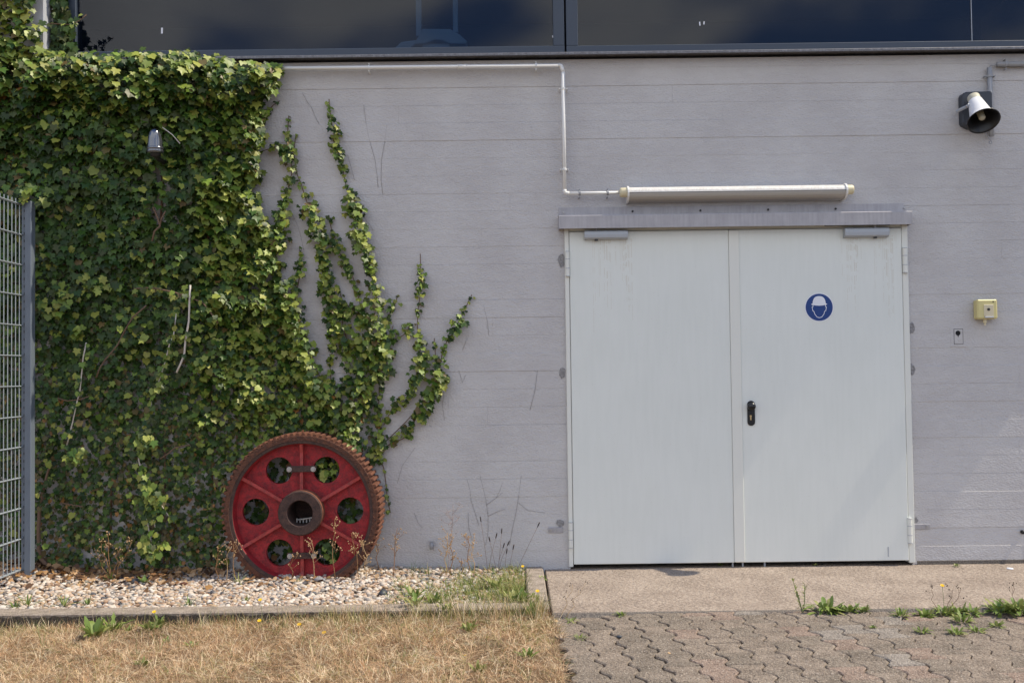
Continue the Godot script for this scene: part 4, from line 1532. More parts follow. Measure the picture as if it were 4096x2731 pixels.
	var shoots := [
		[[[1155, 463], [1151, 524], [1152, 586], [1165, 647], [1168, 693], [1150, 759], [1135, 810], [1128, 861], [1108, 940], [1105, 1010]], [7, 12, 34, 34, 26, 16, 30, 36, 48, 50]],
		[[[1030, 612], [1065, 600], [1100, 588], [1140, 592]], [3, 8, 20, 28]],
		[[[1184, 535], [1178, 580], [1176, 630], [1190, 703], [1206, 739], [1216, 774], [1237, 836], [1257, 887], [1278, 933], [1288, 989], [1293, 1040], [1306, 1096], [1312, 1153], [1325, 1204], [1330, 1286], [1337, 1332], [1331, 1388], [1320, 1459], [1325, 1536], [1332, 1590]], [5, 6, 8, 5, 12, 28, 38, 40, 38, 34, 28, 36, 40, 38, 26, 34, 24, 14, 12, 6]],
		[[[1349, 1140], [1366, 1190], [1372, 1240], [1370, 1290], [1385, 1350], [1388, 1408], [1378, 1444], [1402, 1490]], [8, 22, 28, 30, 34, 28, 16, 14]],
		[[[1316, 397], [1321, 450], [1329, 504], [1339, 555], [1349, 606], [1367, 647], [1374, 688], [1382, 734], [1397, 769], [1412, 810], [1417, 871], [1438, 912], [1446, 963], [1461, 1014], [1478, 1055], [1492, 1100], [1497, 1150], [1507, 1190], [1502, 1240], [1492, 1290], [1471, 1332], [1466, 1398], [1451, 1434], [1443, 1510], [1425, 1571], [1412, 1638], [1410, 1689], [1395, 1740]], [9, 10, 30, 22, 26, 22, 14, 6, 24, 38, 40, 42, 42, 40, 30, 26, 30, 42, 56, 60, 52, 44, 36, 44, 54, 48, 46, 44]],
		[[[1512, 1383], [1545, 1400], [1553, 1440], [1520, 1470], [1485, 1500], [1460, 1540], [1440, 1600]], [30, 40, 36, 42, 44, 40, 40]],
		[[[1573, 1301], [1560, 1340], [1535, 1375], [1520, 1420]], [12, 30, 30, 20]],
		[[[1642, 1291], [1628, 1330], [1605, 1345], [1579, 1357]], [12, 30, 14, 6]],
		[[[1591, 1179], [1582, 1212], [1565, 1245], [1545, 1280], [1530, 1310]], [9, 24, 5, 14, 8]],
		[[[1316, 861], [1322, 900], [1330, 935], [1346, 963], [1352, 999], [1372, 1040], [1390, 1076], [1412, 1110], [1422, 1148], [1436, 1194], [1448, 1250], [1456, 1306]], [14, 12, 10, 26, 22, 24, 22, 14, 14, 18, 24, 30]],
		[[[1385, 1240], [1400, 1215], [1430, 1230], [1445, 1270]], [12, 22, 22, 26]],
		[[[1198, 984], [1200, 1030], [1202, 1081], [1198, 1110], [1190, 1150], [1182, 1200], [1176, 1240]], [7, 10, 30, 24, 12, 10, 14]],
		[[[1120, 1120], [1150, 1200], [1175, 1270], [1195, 1332], [1212, 1400], [1230, 1470], [1262, 1536], [1305, 1587], [1336, 1638], [1352, 1689], [1388, 1745], [1410, 1800]], [50, 52, 54, 52, 48, 52, 54, 48, 40, 44, 50, 40]],
		[[[1681, 1015], [1683, 1077], [1683, 1128], [1684, 1150], [1681, 1179], [1672, 1240], [1669, 1306], [1676, 1367], [1684, 1434], [1668, 1485], [1653, 1536], [1632, 1587], [1615, 1620]], [9, 10, 28, 22, 18, 11, 12, 26, 34, 34, 30, 18, 10]],
		[[[1636, 1570], [1605, 1590], [1579, 1612], [1558, 1653], [1535, 1700]], [10, 22, 26, 14, 10]],
		[[[1887, 1179], [1870, 1215], [1855, 1245], [1834, 1291], [1813, 1332], [1788, 1362], [1767, 1418], [1760, 1469], [1757, 1520], [1735, 1566], [1703, 1607], [1676, 1658], [1640, 1709], [1600, 1732], [1565, 1760]], [10, 12, 14, 32, 24, 14, 14, 30, 36, 36, 34, 30, 24, 16, 8]],
		[[[1737, 1352], [1741, 1408], [1745, 1450], [1750, 1490]], [12, 12, 20, 22]],
		[[[1705, 1392], [1690, 1430], [1672, 1470]], [14, 14, 12]],
		[[[1517, 1546], [1515, 1612], [1520, 1660], [1524, 1720], [1517, 1780], [1505, 1850]], [10, 18, 16, 24, 28, 22]],
		[[[1640, 1726], [1610, 1755], [1565, 1772], [1540, 1790]], [16, 14, 10, 8]],
		[[[1520, 1838], [1535, 1870], [1542, 1918], [1548, 1980], [1555, 2020], [1562, 2050]], [2, 2, 2, 10, 12, 12]],
		[[[1118, 404], [1095, 420], [1070, 445], [1050, 470]], [8, 10, 14, 24]],
		[[[1000, 790], [1010, 850], [1030, 900], [1050, 960], [1060, 1050]], [16, 20, 34, 40, 44]],
	]
	for s in shoots:
		var pts: Array = s[0]
		var path := []
		var zs := []
		for i in pts.size(): zs.append(.012 + .0006 * s[1][i])
		vine("shoot_stem", pts, zs, .0032, M["stem brown"], fan)
		for i in pts.size() - 1:
			var a := Vector2(pts[i][0], pts[i][1])
			var b := Vector2(pts[i + 1][0], pts[i + 1][1])
			var len := a.distance_to(b)
			var wid: float = (s[1][i] + s[1][i + 1]) / 2.0
			var m := int(len / 12.0 * clampf(wid / 5.6, 0.6, 9.0))
			for k in m:
				var t := r.randf()
				if gaps.get_noise_2d(lerpf(a.x, b.x, t) * 4.0, lerpf(a.y, b.y, t) * 4.0) < -.38: continue
				var w := lerpf(s[1][i], s[1][i + 1], t)
				var side := (b - a).normalized().orthogonal()
				var off := clampf(r.randfn(0, .5), -1, 1)
				var c := a.lerp(b, t) + side * off * w
				var z := .012 + .0026 * w * (1.0 - .5 * off * off) * r.randf_range(.25, 1.1)
				var size: float = clampf(.020 + .0007 * w, .016, .046) * r.randf_range(.7, 1.25)
				var nm := Vector3(r.randfn(.4, .5), r.randf_range(.2, 1.7), 1.0)
				list.append({at = leaf_at(P(c.x, c.y, z), nm, Vector3(r.randfn(0, .5), -1, .1), size), tone = ivy_color(r, .55, .035 + .08 * smoothstep(1500.0, 1750.0, c.y)), rank = size * (z + .02)})
	# thin scatter low in the fan and behind the wheel
	var scat := pack([[1040, 1580], [1230, 1490], [1300, 1560], [1420, 1460], [1490, 1500], [1525, 1700], [1530, 1850], [1440, 1860], [1300, 1740], [1060, 1740]])
	var k2 := 0
	while k2 < 420:
		var c := Vector2(r.randf_range(1040, 1530), r.randf_range(1460, 1860))
		if not in_poly(c, scat): continue
		k2 += 1
		list.append({at = leaf_at(P(c.x, c.y, r.randf_range(.01, .06)), Vector3(r.randfn(.1, .45), r.randf_range(.05, .9), 1), Vector3(r.randfn(0, .5), -1, .1), r.randf_range(.022, .042)), tone = ivy_color(r, .3, .16), rank = .0005})
	for k in 900:
		var a := r.randf() * TAU
		var c := Vector2(1203, 2030) + Vector2(cos(a), sin(a)) * 300.0 * sqrt(r.randf())
		if c.y > 2270 or (c.x > 1420 and r.randf() < .7): continue
		list.append({at = leaf_at(P(c.x, c.y, r.randf_range(.008, .045)), Vector3(r.randfn(.1, .4), r.randf_range(.05, .8), 1), Vector3(r.randfn(0, .5), -1, .1), r.randf_range(.03, .05)), tone = ivy_color(r, .2, .12), rank = .0002})
	for cl in [[1312, 1882, 26, 20], [1290, 1850, 20, 8], [1310, 2195, 26, 18], [1400, 2090, 14, 5]]:
		for k in cl[3]:
			list.append({at = leaf_at(P(cl[0] + r.randfn(0, cl[2]), cl[1] + r.randfn(0, cl[2]), .15 + r.randf() * .05), Vector3(r.randfn(.2, .4), r.randf_range(.3, 1.0), 1), Vector3(r.randfn(0, .5), -1, .2), r.randf_range(.035, .055)), tone = ivy_color(r, .4, .0), rank = .003})
	for d in [[[1220, 1500], [1250, 1570], [1300, 1640], [1330, 1620], [1400, 1500]], [[1325, 1530], [1338, 1600], [1330, 1680]], [[1543, 1765], [1620, 1690], [1665, 1640]], [[1140, 1690], [1180, 1660], [1240, 1600]], [[1105, 1560], [1160, 1650], [1165, 1720]], [[1480, 1740], [1505, 1752], [1540, 1742]], [[1240, 1400], [1270, 1480], [1290, 1540]]]:
		vine("shoot_stem", d, .014, .003, M["stem brown"], fan)
	plant_leaves(fan, list, 2)
	# dead tendrils left on the bare paint
	for d in [[[1210, 372], [1230, 410], [1246, 430], [1262, 470], [1275, 495]], [[1455, 420], [1462, 480], [1475, 550], [1500, 640], [1508, 700], [1512, 750]], [[1547, 500], [1540, 560], [1526, 640], [1524, 720], [1532, 780]], [[1390, 620], [1405, 670], [1418, 720]], [[1170, 860], [1190, 900], [1203, 945], [1215, 1000]], [[1462, 880], [1480, 900], [1492, 920]], [[1868, 1915], [1880, 1960], [1884, 2000], [1900, 2050], [1915, 2100]], [[1920, 1900], [1932, 1950], [1944, 2000], [1952, 2060], [1952, 2130], [1942, 2180]], [[1872, 2050], [1875, 2110], [1890, 2160]], [[2085, 1900], [2074, 1990], [2062, 2060], [2050, 2110], [2038, 2180]], [[1944, 2020], [1985, 1990], [2010, 1970]], [[1950, 2065], [1990, 2045], [2020, 2035]], [[2075, 2010], [2110, 2040], [2180, 2050]], [[2010, 1930], [2000, 1960], [1985, 1990]], [[1935, 1220], [1950, 1290], [1955, 1340]], [[1850, 1400], [1862, 1370], [1868, 1350]], [[1835, 1480], [1850, 1530], [1862, 1500]], [[1590, 1930], [1610, 1860], [1660, 1790]], [[1657, 2050], [1672, 2090], [1690, 2110]], [[1778, 1680], [1770, 1620], [1776, 1580]], [[2150, 1480], [2140, 1560], [2120, 1640]]]:
		vine("dead_tendril", d, .0012, .0011, M["tendril grey"], fan)

# ---------------------------------------------------------------- lawn
func tuft_mesh(seed_: int, blades: int, lo: float, hi: float, lean0: float, lean1: float, width: float, spread: float) -> ArrayMesh:
	var r := RandomNumberGenerator.new()
	r.seed = seed_
	var st := mb()
	for i in blades:
		var a := r.randf() * TAU
		var out := Vector3(cos(a), 0, sin(a))
		var side := Vector3(-out.z, 0, out.x).rotated(out, r.randf_range(-.6, .6)) * width
		var base := out * r.randf() * spread
		var L := r.randf_range(lo, hi)
		var lean := r.randf_range(lean0, lean1)
		var bend := r.randf_range(.2, .9)
		var p := base
		var prev := p
		var segs := 3
		var twist := r.randfn(0, .35)
		for s in segs:
			var an: float = min(lean + bend * s / segs, 1.75)
			var dirn := (out.rotated(Vector3.UP, twist * s) * sin(an) + Vector3.UP * cos(an))
			p = prev + dirn * L / segs
			var w0 := side * (1.0 - .28 * s)
			var w1 := side * (1.0 - .28 * (s + 1))
			tri(st, prev - w0, prev + w0, p + w1, Vector3.UP + out * .3)
			if s < segs - 1: tri(st, prev - w0, p + w1, p - w1, Vector3.UP + out * .3)
			prev = p
	st.generate_normals()
	return st.commit()

func lawn():
	var r := RandomNumberGenerator.new()
	r.seed = 99
	var patch := FastNoiseLite.new()
	patch.seed = 5
	patch.frequency = 1.6
	patch.fractal_octaves = 3
	var straw := [Color(.51, .345, .21), Color(.64, .48, .31), Color(.42, .245, .135), Color(.78, .66, .47), Color(.19, .11, .06), Color(.55, .37, .22)]
	var greens := [Color(.20, .22, .07), Color(.14, .19, .06), Color(.28, .27, .10), Color(.33, .30, .12)]
	var lists := [[], [], []]
	var cols := [[], [], []]
	var shapes := [tuft_mesh(1, 7, .025, .08, .4, 1.5, .0011, .025), tuft_mesh(2, 6, .07, .22, 1.15, 1.65, .0010, .06), tuft_mesh(3, 4, .06, .17, .05, .6, .0011, .014)]
	for i in 23000:
		var x := r.randf_range(-3.9, .25)
		var z := r.randf_range(1.135, 3.05)
		var edge := .235 + .018 * sin(z * 9.0) + .016 * sin(z * 31.0)
		if x > edge: continue
		if x > .22 and r.randf() < .4: continue
		var v := patch.get_noise_2d(x, z)
		var kerb := exp(-(z - 1.13) / .12)
		var kind := 0 if r.randf() < .5 else 1
		if r.randf() < .04 + .12 * kerb + .35 * kerb * smoothstep(-1.7, -.6, x): kind = 2
		if kind == 1 and kerb > .5: kind = 0
		if kind == 2 and x < -1.6 and r.randf() < .5: kind = 0
		var c: Color = straw[r.randi() % 6]
		var green := .07 + .22 * smoothstep(-1.6, .1, x) * smoothstep(2.0, 1.15, z) + .12 * smoothstep(.15, .5, v) + .28 * kerb
		if r.randf() < green: c = greens[r.randi() % 4]
		var k := r.randf_range(.7, 1.35)
		if v < -.05 and r.randf() < .5: k *= .6
		if v < -.12 and r.randf() < .45: continue
		var s := r.randf_range(.7, 1.3)
		if x > .12 and kind == 1: s *= .45
		lists[kind].append(Transform3D(Basis(Vector3.UP, r.randf() * TAU) * Basis.from_scale(Vector3(s, s * r.randf_range(.7, 1.2), s)), Vector3(x, lawn_y(x) - .002 + (.010 if x > .17 else 0.0), z)))
		cols[kind].append(Color(c.r * k, c.g * k, c.b * k))
	# taller tufts that lean over the kerb, most of them at its right end
	for i in 420:
		var x := .16 - 3.4 * pow(r.randf(), 2.4)
		var z := 1.135 + absf(r.randfn(0, .09))
		var c: Color = (greens + [straw[1], straw[3], straw[5]])[r.randi() % 7]
		var k := r.randf_range(.8, 1.3)
		var s := r.randf_range(.8, 1.5) * (1.0 if x > -1.0 else .75)
		lists[2].append(Transform3D(Basis(Vector3.UP, r.randf() * TAU) * Basis.from_scale(Vector3(s, s, s)), Vector3(x, lawn_y(x) - .002, z)))
		cols[2].append(Color(c.r * k, c.g * k, c.b * k))
	var labels := ["dry yellow brown lawn grass in front of the kerb", "flattened straw lying over the dry lawn", "taller upright grass stalks standing in the dry lawn"]
	for s in 3:
		tag(copies(["dry_grass", "straw", "tall_grass"][s], shapes[s], M["straw"], lists[s], cols[s]), labels[s], "grass")
	# green patch on the right end of the pebble bed
	var list := []
	var gc := []
	var soft := tuft_mesh(4, 9, .035, .10, .1, .9, .0014, .018)
	for i in 850:
		var x := .06 - .85 * pow(r.randf(), 1.5)
		var z := r.randf_range(.10, 1.0)
		if x < -.45 and r.randf() < .6: continue
		if r.randf() < smoothstep(.75, .15, z) * .55: continue
		var c: Color = [Color(.16, .22, .05), Color(.24, .28, .08), Color(.33, .32, .12), Color(.42, .34, .17), Color(.11, .17, .045)][r.randi() % 5]
		var k := r.randf_range(.8, 1.2)
		var s := r.randf_range(.45, 1.5)
		list.append(Transform3D(Basis(Vector3.UP, r.randf() * TAU) * Basis.from_scale(Vector3(s, s, s)), Vector3(x, bed_y(x, z) - .005, z)))
		gc.append(Color(c.r * k, c.g * k, c.b * k))
	tag(copies("green_grass", soft, M["grass blade"], list, gc), "green grass growing over the pebbles beside the kerb and apron", "grass")
	# fallen leaves along the foot of the wall
	list = []
	gc = []
	for i in 900:
		var x := r.randf_range(-3.6, -.9)
		var z := .03 + absf(r.randfn(0, .17))
		if z > .6 or (x > -1.25 and r.randf() < .8): continue
		if x > -2.0 and x < -.9 and z < .32: continue
		var c: Color = [Color(.30, .17, .07), Color(.40, .24, .12), Color(.22, .12, .06), Color(.46, .31, .18), Color(.12, .07, .045)][r.randi() % 5]
		list.append(leaf_at(Vector3(x, bed_y(x, z) + r.randf_range(.008, .03), z), Vector3(r.randfn(0, .5), 1, r.randfn(.2, .5)), Vector3(r.randfn(0, 1), 0, r.randfn(0, 1)), r.randf_range(.025, .055)))
		gc.append(c)
	tag(copies("fallen_leaves", leaf_mesh(true), M["dry leaf"], list, gc), "dry brown fallen leaves along the foot of the ivy", "leaves")

# ---------------------------------------------------------------- weeds, each one a plant
func dry_weed(base: Vector3, top: Vector3, seed_: int, label: String, heads := 10, m: Material = null, seedm: Material = null, plume := false, thick := 0.8):
	var r := RandomNumberGenerator.new()
	r.seed = seed_
	if m == null: m = M["weed stem"]
	if seedm == null: seedm = M["weed seed"]
	var t := thing("dry_weed", base, label, "weed", "dry weeds along the wall")
	var st := mb(true)
	var path := []
	var h := base.distance_to(top)
	for i in 6:
		var k := i / 5.0
		path.append(base.lerp(top, k) + Vector3(r.randfn(0, .006), 0, r.randfn(0, .006)) * sin(k * PI) * 2.0)
	tube(st, path, [.0042 * thick, .0038 * thick, .0034 * thick, .003 * thick, .0025 * thick, .0018 * thick], 5)
	obj("stem", st, m, t)
	for i in heads:
		var k := r.randf_range(.42, 1.0)
		var p := base.lerp(top, k)
		var q := p + Vector3(r.randfn(0, .028), r.randf_range(.01, .05), r.randfn(0, .02)) * (1.4 if plume else 1.0)
		st = mb(true)
		tube(st, [p, p.lerp(q, .5) + Vector3(0, -.004, 0), q], .0014 * thick, 4)
		var tw := obj("twig", st, m, t)
		st = mb(true)
		if plume:
			for j in 3: tube(st, [q, q + Vector3(r.randfn(0, .02), r.randf_range(.005, .03), r.randfn(0, .012))], .0008, 4)
		else:
			for j in 2 + r.randi() % 2:
				var c := q + Vector3(r.randfn(0, .006), r.randfn(0, .006), r.randfn(0, .006))
				tube(st, [c - Vector3(0, .004, 0), c, c + Vector3(0, .0045, 0)], [.002 * thick, .0058 * thick, .0015 * thick], 5)
		obj("seed_head", st, seedm, tw)

func plantain(base: Vector3, tops: Array, seed_: int, label: String):
	var r := RandomNumberGenerator.new()
	r.seed = seed_
	var t := thing("plantain", base, label, "weed", "plantain stalks with dark heads")
	for q in tops:
		var st := mb(true)
		var top: Vector3 = q
		var mid := base.lerp(top, .5) + Vector3(r.randfn(0, .008), .01, 0)
		tube(st, [base, mid, top], [.0013, .0012, .0011], 5)
		var s := obj("stem", st, M["stem brown"], t)
		st = mb(true)
		var d := (top - mid).normalized()
		tube(st, [top - d * .004, top + d * .004, top + d * .026, top + d * .036], [.0016, .0038, .0042, .0016], 7)
		obj("seed_head", st, M["dark seed"], s)

func blade_leaf(st: SurfaceTool, base: Vector3, out: Vector3, L: float, w: float, rise: float, droop: float, lobes := 0):
	var side := Vector3(-out.z, 0, out.x).normalized()
	var prev := base
	var n := 6
	var pw := w * .18
	for i in n:
		var k := (i + 1.0) / n
		var p := base + out * L * k * cos(rise) + Vector3.UP * (L * k * sin(rise) - droop * L * k * k)
		var ww := w * (sin(PI * pow(k, .75)) * .5 + .06)
		if lobes > 0 and i % 2 == 0: ww *= .5
		if i == n - 1: ww = .0005
		var up := Vector3.UP * .12 * w
		tri(st, prev, prev + side * pw + up, p + side * ww + up, Vector3.UP)
		tri(st, prev, p + side * ww + up, p, Vector3.UP)
		tri(st, prev, p, p - side * ww + up, Vector3.UP)
		tri(st, prev, p - side * ww + up, prev - side * pw + up, Vector3.UP)
		prev = p
		pw = ww

func leafy_weed(base: Vector3, leaves: int, L: float, w: float, rise0: float, rise1: float, seed_: int, label: String, tones := [0, 1, 2], lobes := 0, group := "green weeds growing in joints and pebbles", spread := .006) -> Node3D:
	var r := RandomNumberGenerator.new()
	r.seed = seed_
	var t := thing("green_weed", base, label, "weed", group)
	for i in leaves:
		var a := TAU * (i + r.randf() * .8) / leaves * 1.618 * 2.0
		var st := mb(true)
		blade_leaf(st, base + Vector3(cos(a), 0, sin(a) * .6) * spread * r.randf_range(.2, 1.0) + Vector3.UP * (spread * r.randf() * .6), Vector3(cos(a), 0, sin(a)), L * r.randf_range(.6, 1.15), w * r.randf_range(.75, 1.2), r.randf_range(rise0, rise1), r.randf_range(.1, .6), lobes)
		obj("leaf", st, M["weed leaf %d" % tones[r.randi() % tones.size()]], t)
	return t

func flower(head: Vector3, base: Vector3, label: String, size := .011):
	var t := thing("yellow_flower", base, label, "flower", "yellow flowers on thin stems")
	var st := mb(true)
	tube(st, [base, base.lerp(head, .5) + Vector3(.004, 0, 0), head], .0012, 5)
	obj("stem", st, M["green stem"], t)
	st = mb()
	for i in 12:
		var a := TAU * i / 12
		var d := Vector3(cos(a), 0, sin(a)).rotated(Vector3.RIGHT, .5)
		var s := Vector3(-sin(a), 0, cos(a)).rotated(Vector3.RIGHT, .5) * size * .26
		var up := Vector3(0, .9, .45) * size * .35
		tri(st, head, head + d * size * .6 + s + up * .8, head + d * size + up, Vector3.UP)
		tri(st, head, head + d * size + up, head + d * size * .6 - s + up * .8, Vector3.UP)
	obj("petals", st, M["yellow petal"], t)
	st = mb(true)
	tube(st, [head - Vector3(0, .004, 0), head + Vector3(0, .002, 0), head + Vector3(0, .005, .002)], [.002, .005, .003], 7)
	obj("centre", st, M["yellow petal"], t)

func weeds():
	# dry stalks before the wheel and the wall: [base px, base py, top px, top py, z from ground hit, label]
	var dry := [
		[865, 2285, 872, 2182, "dry stalk at the left rim of the gear, leftmost of the row", 8], [905, 2288, 908, 2215, "short dry stalk just left of the gear foot", 5], [946, 2290, 932, 2172, "branching dry weed at the lower left rim of the gear", 10], [1170, 2300, 1172, 2220, "low dry weed under the lower left hole of the gear", 6], [1262, 2298, 1246, 2162, "dry weed with seed heads left of the lower right gear hole", 10],
		[1342, 2300, 1338, 2075, "tallest dry weed in front of the gear, reaching the hub", 16], [1440, 2282, 1405, 2130, "dry weed in front of the lower right gear rim", 14], [1462, 2284, 1450, 2160, "bushy dry weed at the right foot of the gear", 14], [1516, 2264, 1502, 2150, "dry weed just right of the gear teeth", 9], [1574, 2290, 1590, 2110, "dry branching weed alone against the wall right of the gear", 12],
		[1780, 2285, 1790, 2130, "rusty dry weed before the pipe stub", 14], [1800, 2290, 1806, 2150, "dry weed between the pipe stub and the plantain", 12], [1870, 2280, 1872, 2150, "dry weed standing mid way to the kerb", 10], [1892, 2290, 1892, 2160, "thick dry weed left of the plantain stalks", 10], [1842, 2280, 1845, 2230, "short dry stalk in the grass before the wall", 4]]
	for i in dry.size():
		var s = dry[i]
		var b := G(s[0], s[1] + 6, .02)
		if s[0] < 1480: b = G(s[0], s[1] + 14, .015)
		b.z = clampf(b.z, .06 if s[0] > 1480 else .33, .9)
		b.x = P(s[0], s[1], b.z).x
		b.y = bed_y(b.x, b.z) - .01
		var top := P(s[2], s[3], b.z + .01)
		dry_weed(b, top, 300 + i, s[4], s[5], M["weed straw"] if i % 3 == 1 else M["weed stem"])
	var pb := G(1785, 2292, .02)
	dry_weed(Vector3(pb.x, .0, .12), P(1812, 2015, .12), 350, "tall pale feathery plume left of the plantain", 14, M["pale plume"], M["pale plume"], true)
	var c0 := G(1960, 2268, .02)
	c0.z = .14
	plantain(Vector3(P(1952, 2250, .14).x, .0, .14), [P(1924, 2085, .14), P(1983, 2150, .14)], 401, "plantain with two tall dark seed heads beside the tendrils")
	plantain(Vector3(P(1990, 2260, .18).x, .0, .18), [P(2006, 2132, .18), P(2012, 2190, .18), P(1960, 2165, .18), P(2030, 2180, .18)], 402, "cluster of short plantain stalks left of the kerb end")
	plantain(Vector3(P(2058, 2250, .16).x, .0, .16), [P(2150, 2106, .16)], 403, "single plantain stalk leaning right towards the door strap")
	plantain(Vector3(P(2030, 2262, .2).x, .0, .2), [P(2052, 2196, .2), P(2026, 2212, .2)], 404, "two low plantain heads just left of the kerb end")
	# clump on the left
	var lb := G(440, 2312, .02)
	leafy_weed(Vector3(lb.x, .0, lb.z), 16, .11, .008, .6, 1.4, 410, "grassy clump with reddish stalks before the ivy on the left", [0, 1, 3])
	for q in [[450, 2290, 430, 2135, "reddish dry stalk, tallest in the clump left of the gear"], [440, 2290, 376, 2190, "reddish dry stalk leaning left in the clump"], [462, 2290, 528, 2165, "reddish dry stalk leaning right in the clump"], [455, 2290, 480, 2195, "short reddish dry stalk in the clump"], [444, 2290, 405, 2170, "thin reddish dry stalk in the middle of the clump"]]:
		var b := Vector3(P(q[0], q[1], lb.z).x, .0, lb.z)
		dry_weed(b, P(q[2], q[3], lb.z), 420 + q[2], q[4], 6)
	leafy_weed(Vector3(G(345, 2300, .02).x, .0, G(345, 2300, .02).z), 14, .13, .016, .5, 1.3, 433, "leafy shrublet with small leaves in front of the ivy at left", [0, 1, 2])
	leafy_weed(Vector3(G(575, 2320, .02).x, .0, G(575, 2320, .02).z), 10, .07, .022, .5, 1.2, 434, "small green weed among pebbles below the hanging vine", [0, 2])
	leafy_weed(Vector3(G(330, 2330, .02).x, .0, G(330, 2330, .02).z), 8, .05, .024, .3, 1.0, 435, "small dark green weed in the pebbles at far left", [2, 0])
	leafy_weed(Vector3(G(985, 2300, .02).x, .0, .37), 14, .10, .007, .5, 1.4, 436, "grass tuft at the lower left foot of the gear", [3, 1])
	# tufts by the kerb
	var tufts := [[110, 2415, .15, "big grass tuft at the kerb near the fence post"], [60, 2420, .11, "grass tuft at the kerb by the left edge"], [255, 2412, .13, "thin grass tuft at the kerb, second from the fence post"], [350, 2410, .10, "grass tuft at the kerb, third from the fence post"], [755, 2415, .11, "grass tuft at the kerb below the hanging vine"], [985, 2400, .07, "small grass tuft at the kerb below the gear"], [1195, 2335, .06, "small green tuft in the pebbles before the gear"]]
	for i in tufts.size():
		var s = tufts[i]
		var b := G(s[0], s[1], .0)
		leafy_weed(Vector3(b.x, bed_y(b.x, b.z) - .01, min(b.z, .97)), 16, s[2], .007, .45, 1.4, 440 + i, s[3], [0, 1, 3, 2], 0, "grass tufts in the pebbles along the kerb")
	# lawn weeds with broad leaves
	var broad := [[378, 2545, .13, "broad leaved green plant in the dry lawn below the kerb"], [450, 2520, .10, "second broad leaved plant beside the larger one in the lawn"], [600, 2520, .08, "low green weed at the kerb under the leftmost yellow flower"], [640, 2505, .08, "pale green weed in the lawn at the kerb"], [870, 2480, .07, "green weed at the kerb in front of the gear's left rim"], [515, 2520, .04, "tiny round leaved weed in the lawn"], [665, 2570, .04, "tiny dark green weed in the middle of the lawn"], [1660, 2425, .10, "green thistle at the kerb right of the pebbles"], [1730, 2440, .09, "green weed at the kerb, right of the thistle"], [1790, 2470, .09, "greyish green weed in the lawn by the kerb"], [1980, 2350, .09, "green weed on the pebbles by the cross kerb"], [2060, 2440, .12, "green leafy tuft at the lawn corner by the cross kerb"], [2120, 2445, .10, "green tuft at the corner between kerb and paving"], [2125, 2490, .09, "green weed in the lawn at the paving edge"], [1875, 2545, .07, "flat green weed in the lawn right of the middle"], [2110, 2660, .07, "low green weed in the lawn near the paving, bottom right"], [1910, 2715, .06, "bright green weed at the bottom of the lawn"], [770, 2590, .05, "low green weed in the lawn left of the middle"], [1655, 2395, .08, "green rosette in the pebbles right of the grey stone"], [575, 2660, .05, "small green rosette near the bottom of the lawn"]]
	for i in broad.size():
		var s = broad[i]
		var on_lawn: bool = s[1] > 2436
		var b := G(s[0], s[1], -.06 if on_lawn else .0)
		b.y = lawn_y(b.x) if on_lawn else .0
		leafy_weed(b, 15 + i % 5, s[2] * 1.15, s[2] * .26, .6, 1.4, 460 + i, s[3], [0, 1, 3, 3], i % 2, "green weeds in the dry lawn and kerb", s[2] * .35)
	# weeds in the apron joint and the paving
	var joint := [[3297, 2428, .15, .028, 12, "tall leafy weed at the apron edge right of the thin one"], [3345, 2440, .08, .024, 12, "bushy weed at the apron edge below the door's right leaf"], [3400, 2445, .08, .026, 10, "weed at the apron edge, third of the clump"], [3452, 2455, .07, .022, 10, "rightmost weed of the clump below the handle side leaf"], [3318, 2470, .06, .016, 10, "small weed on the paving in front of the clump"], [3604, 2475, .08, .016, 14, "fine leaved weed at the broken apron edge"], [3702, 2468, .08, .026, 12, "round rosette weed at the broken apron edge"], [3775, 2440, .10, .026, 14, "weed clump under the rightmost yellow flower"], [3830, 2450, .09, .024, 14, "weed clump right of the rightmost yellow flower"], [3850, 2490, .10, .022, 14, "spreading weed on the paving below the flower clump"], [3885, 2455, .09, .020, 12, "weed in the apron joint between the two big clumps"], [3690, 2540, .06, .018, 10, "weed on its own in a paving joint, left of three"], [3823, 2540, .07, .018, 10, "weed in a paving joint, middle of three"], [3907, 2525, .07, .018, 10, "weed in a paving joint, right of three"], [3490, 2528, .03, .010, 6, "tiny weed sprout in the paving below the apron"], [4000, 2430, .14, .030, 16, "large leafy weed at the right edge, left half"], [4070, 2425, .17, .030, 16, "largest leafy weed at the right edge of the apron"], [4085, 2455, .11, .028, 12, "low weed in front of the largest one at right edge"], [3990, 2505, .06, .014, 10, "low weed on the paving near the right edge"], [2168, 2320, .05, .014, 8, "small weed in the gap beside the cross kerb"], [2484, 2452, .05, .014, 8, "small weed in the apron joint near the left"], [2318, 2560, .06, .008, 10, "grass sprout in the paving near the lawn edge"], [2285, 2490, .05, .010, 8, "brownish weed on the first pavers by the lawn"], [3826, 2266, .04, .014, 6, "tiny weed at the foot of the wall right of the door"], [3260, 2262, .03, .010, 5, "tiny weed in the gap under the right door leaf"], [2880, 2262, .035, .012, 5, "tiny weed in the gap under the left door leaf"]]
	for i in joint.size():
		var s = joint[i]
		var b := G(s[0], s[1], -.03)
		if s[1] < 2330: b = G(s[0], s[1], .0)
		elif b.z < 1.28: b.z = 1.285
		b.x = P(s[0], s[1], b.z).x
		b.y = -.0 if s[1] < 2330 else paver_y(b.x) - .003
		leafy_weed(b, int(s[4] * 2.6), s[2] * .72, s[3] * .8, .1, 1.4, 500 + i, s[5], [0, 1, 1, 3], i % 2, "green weeds in the joints of apron and paving", s[2] * .42)
	# thin upright one
	var tb := G(3196, 2448, -.025)
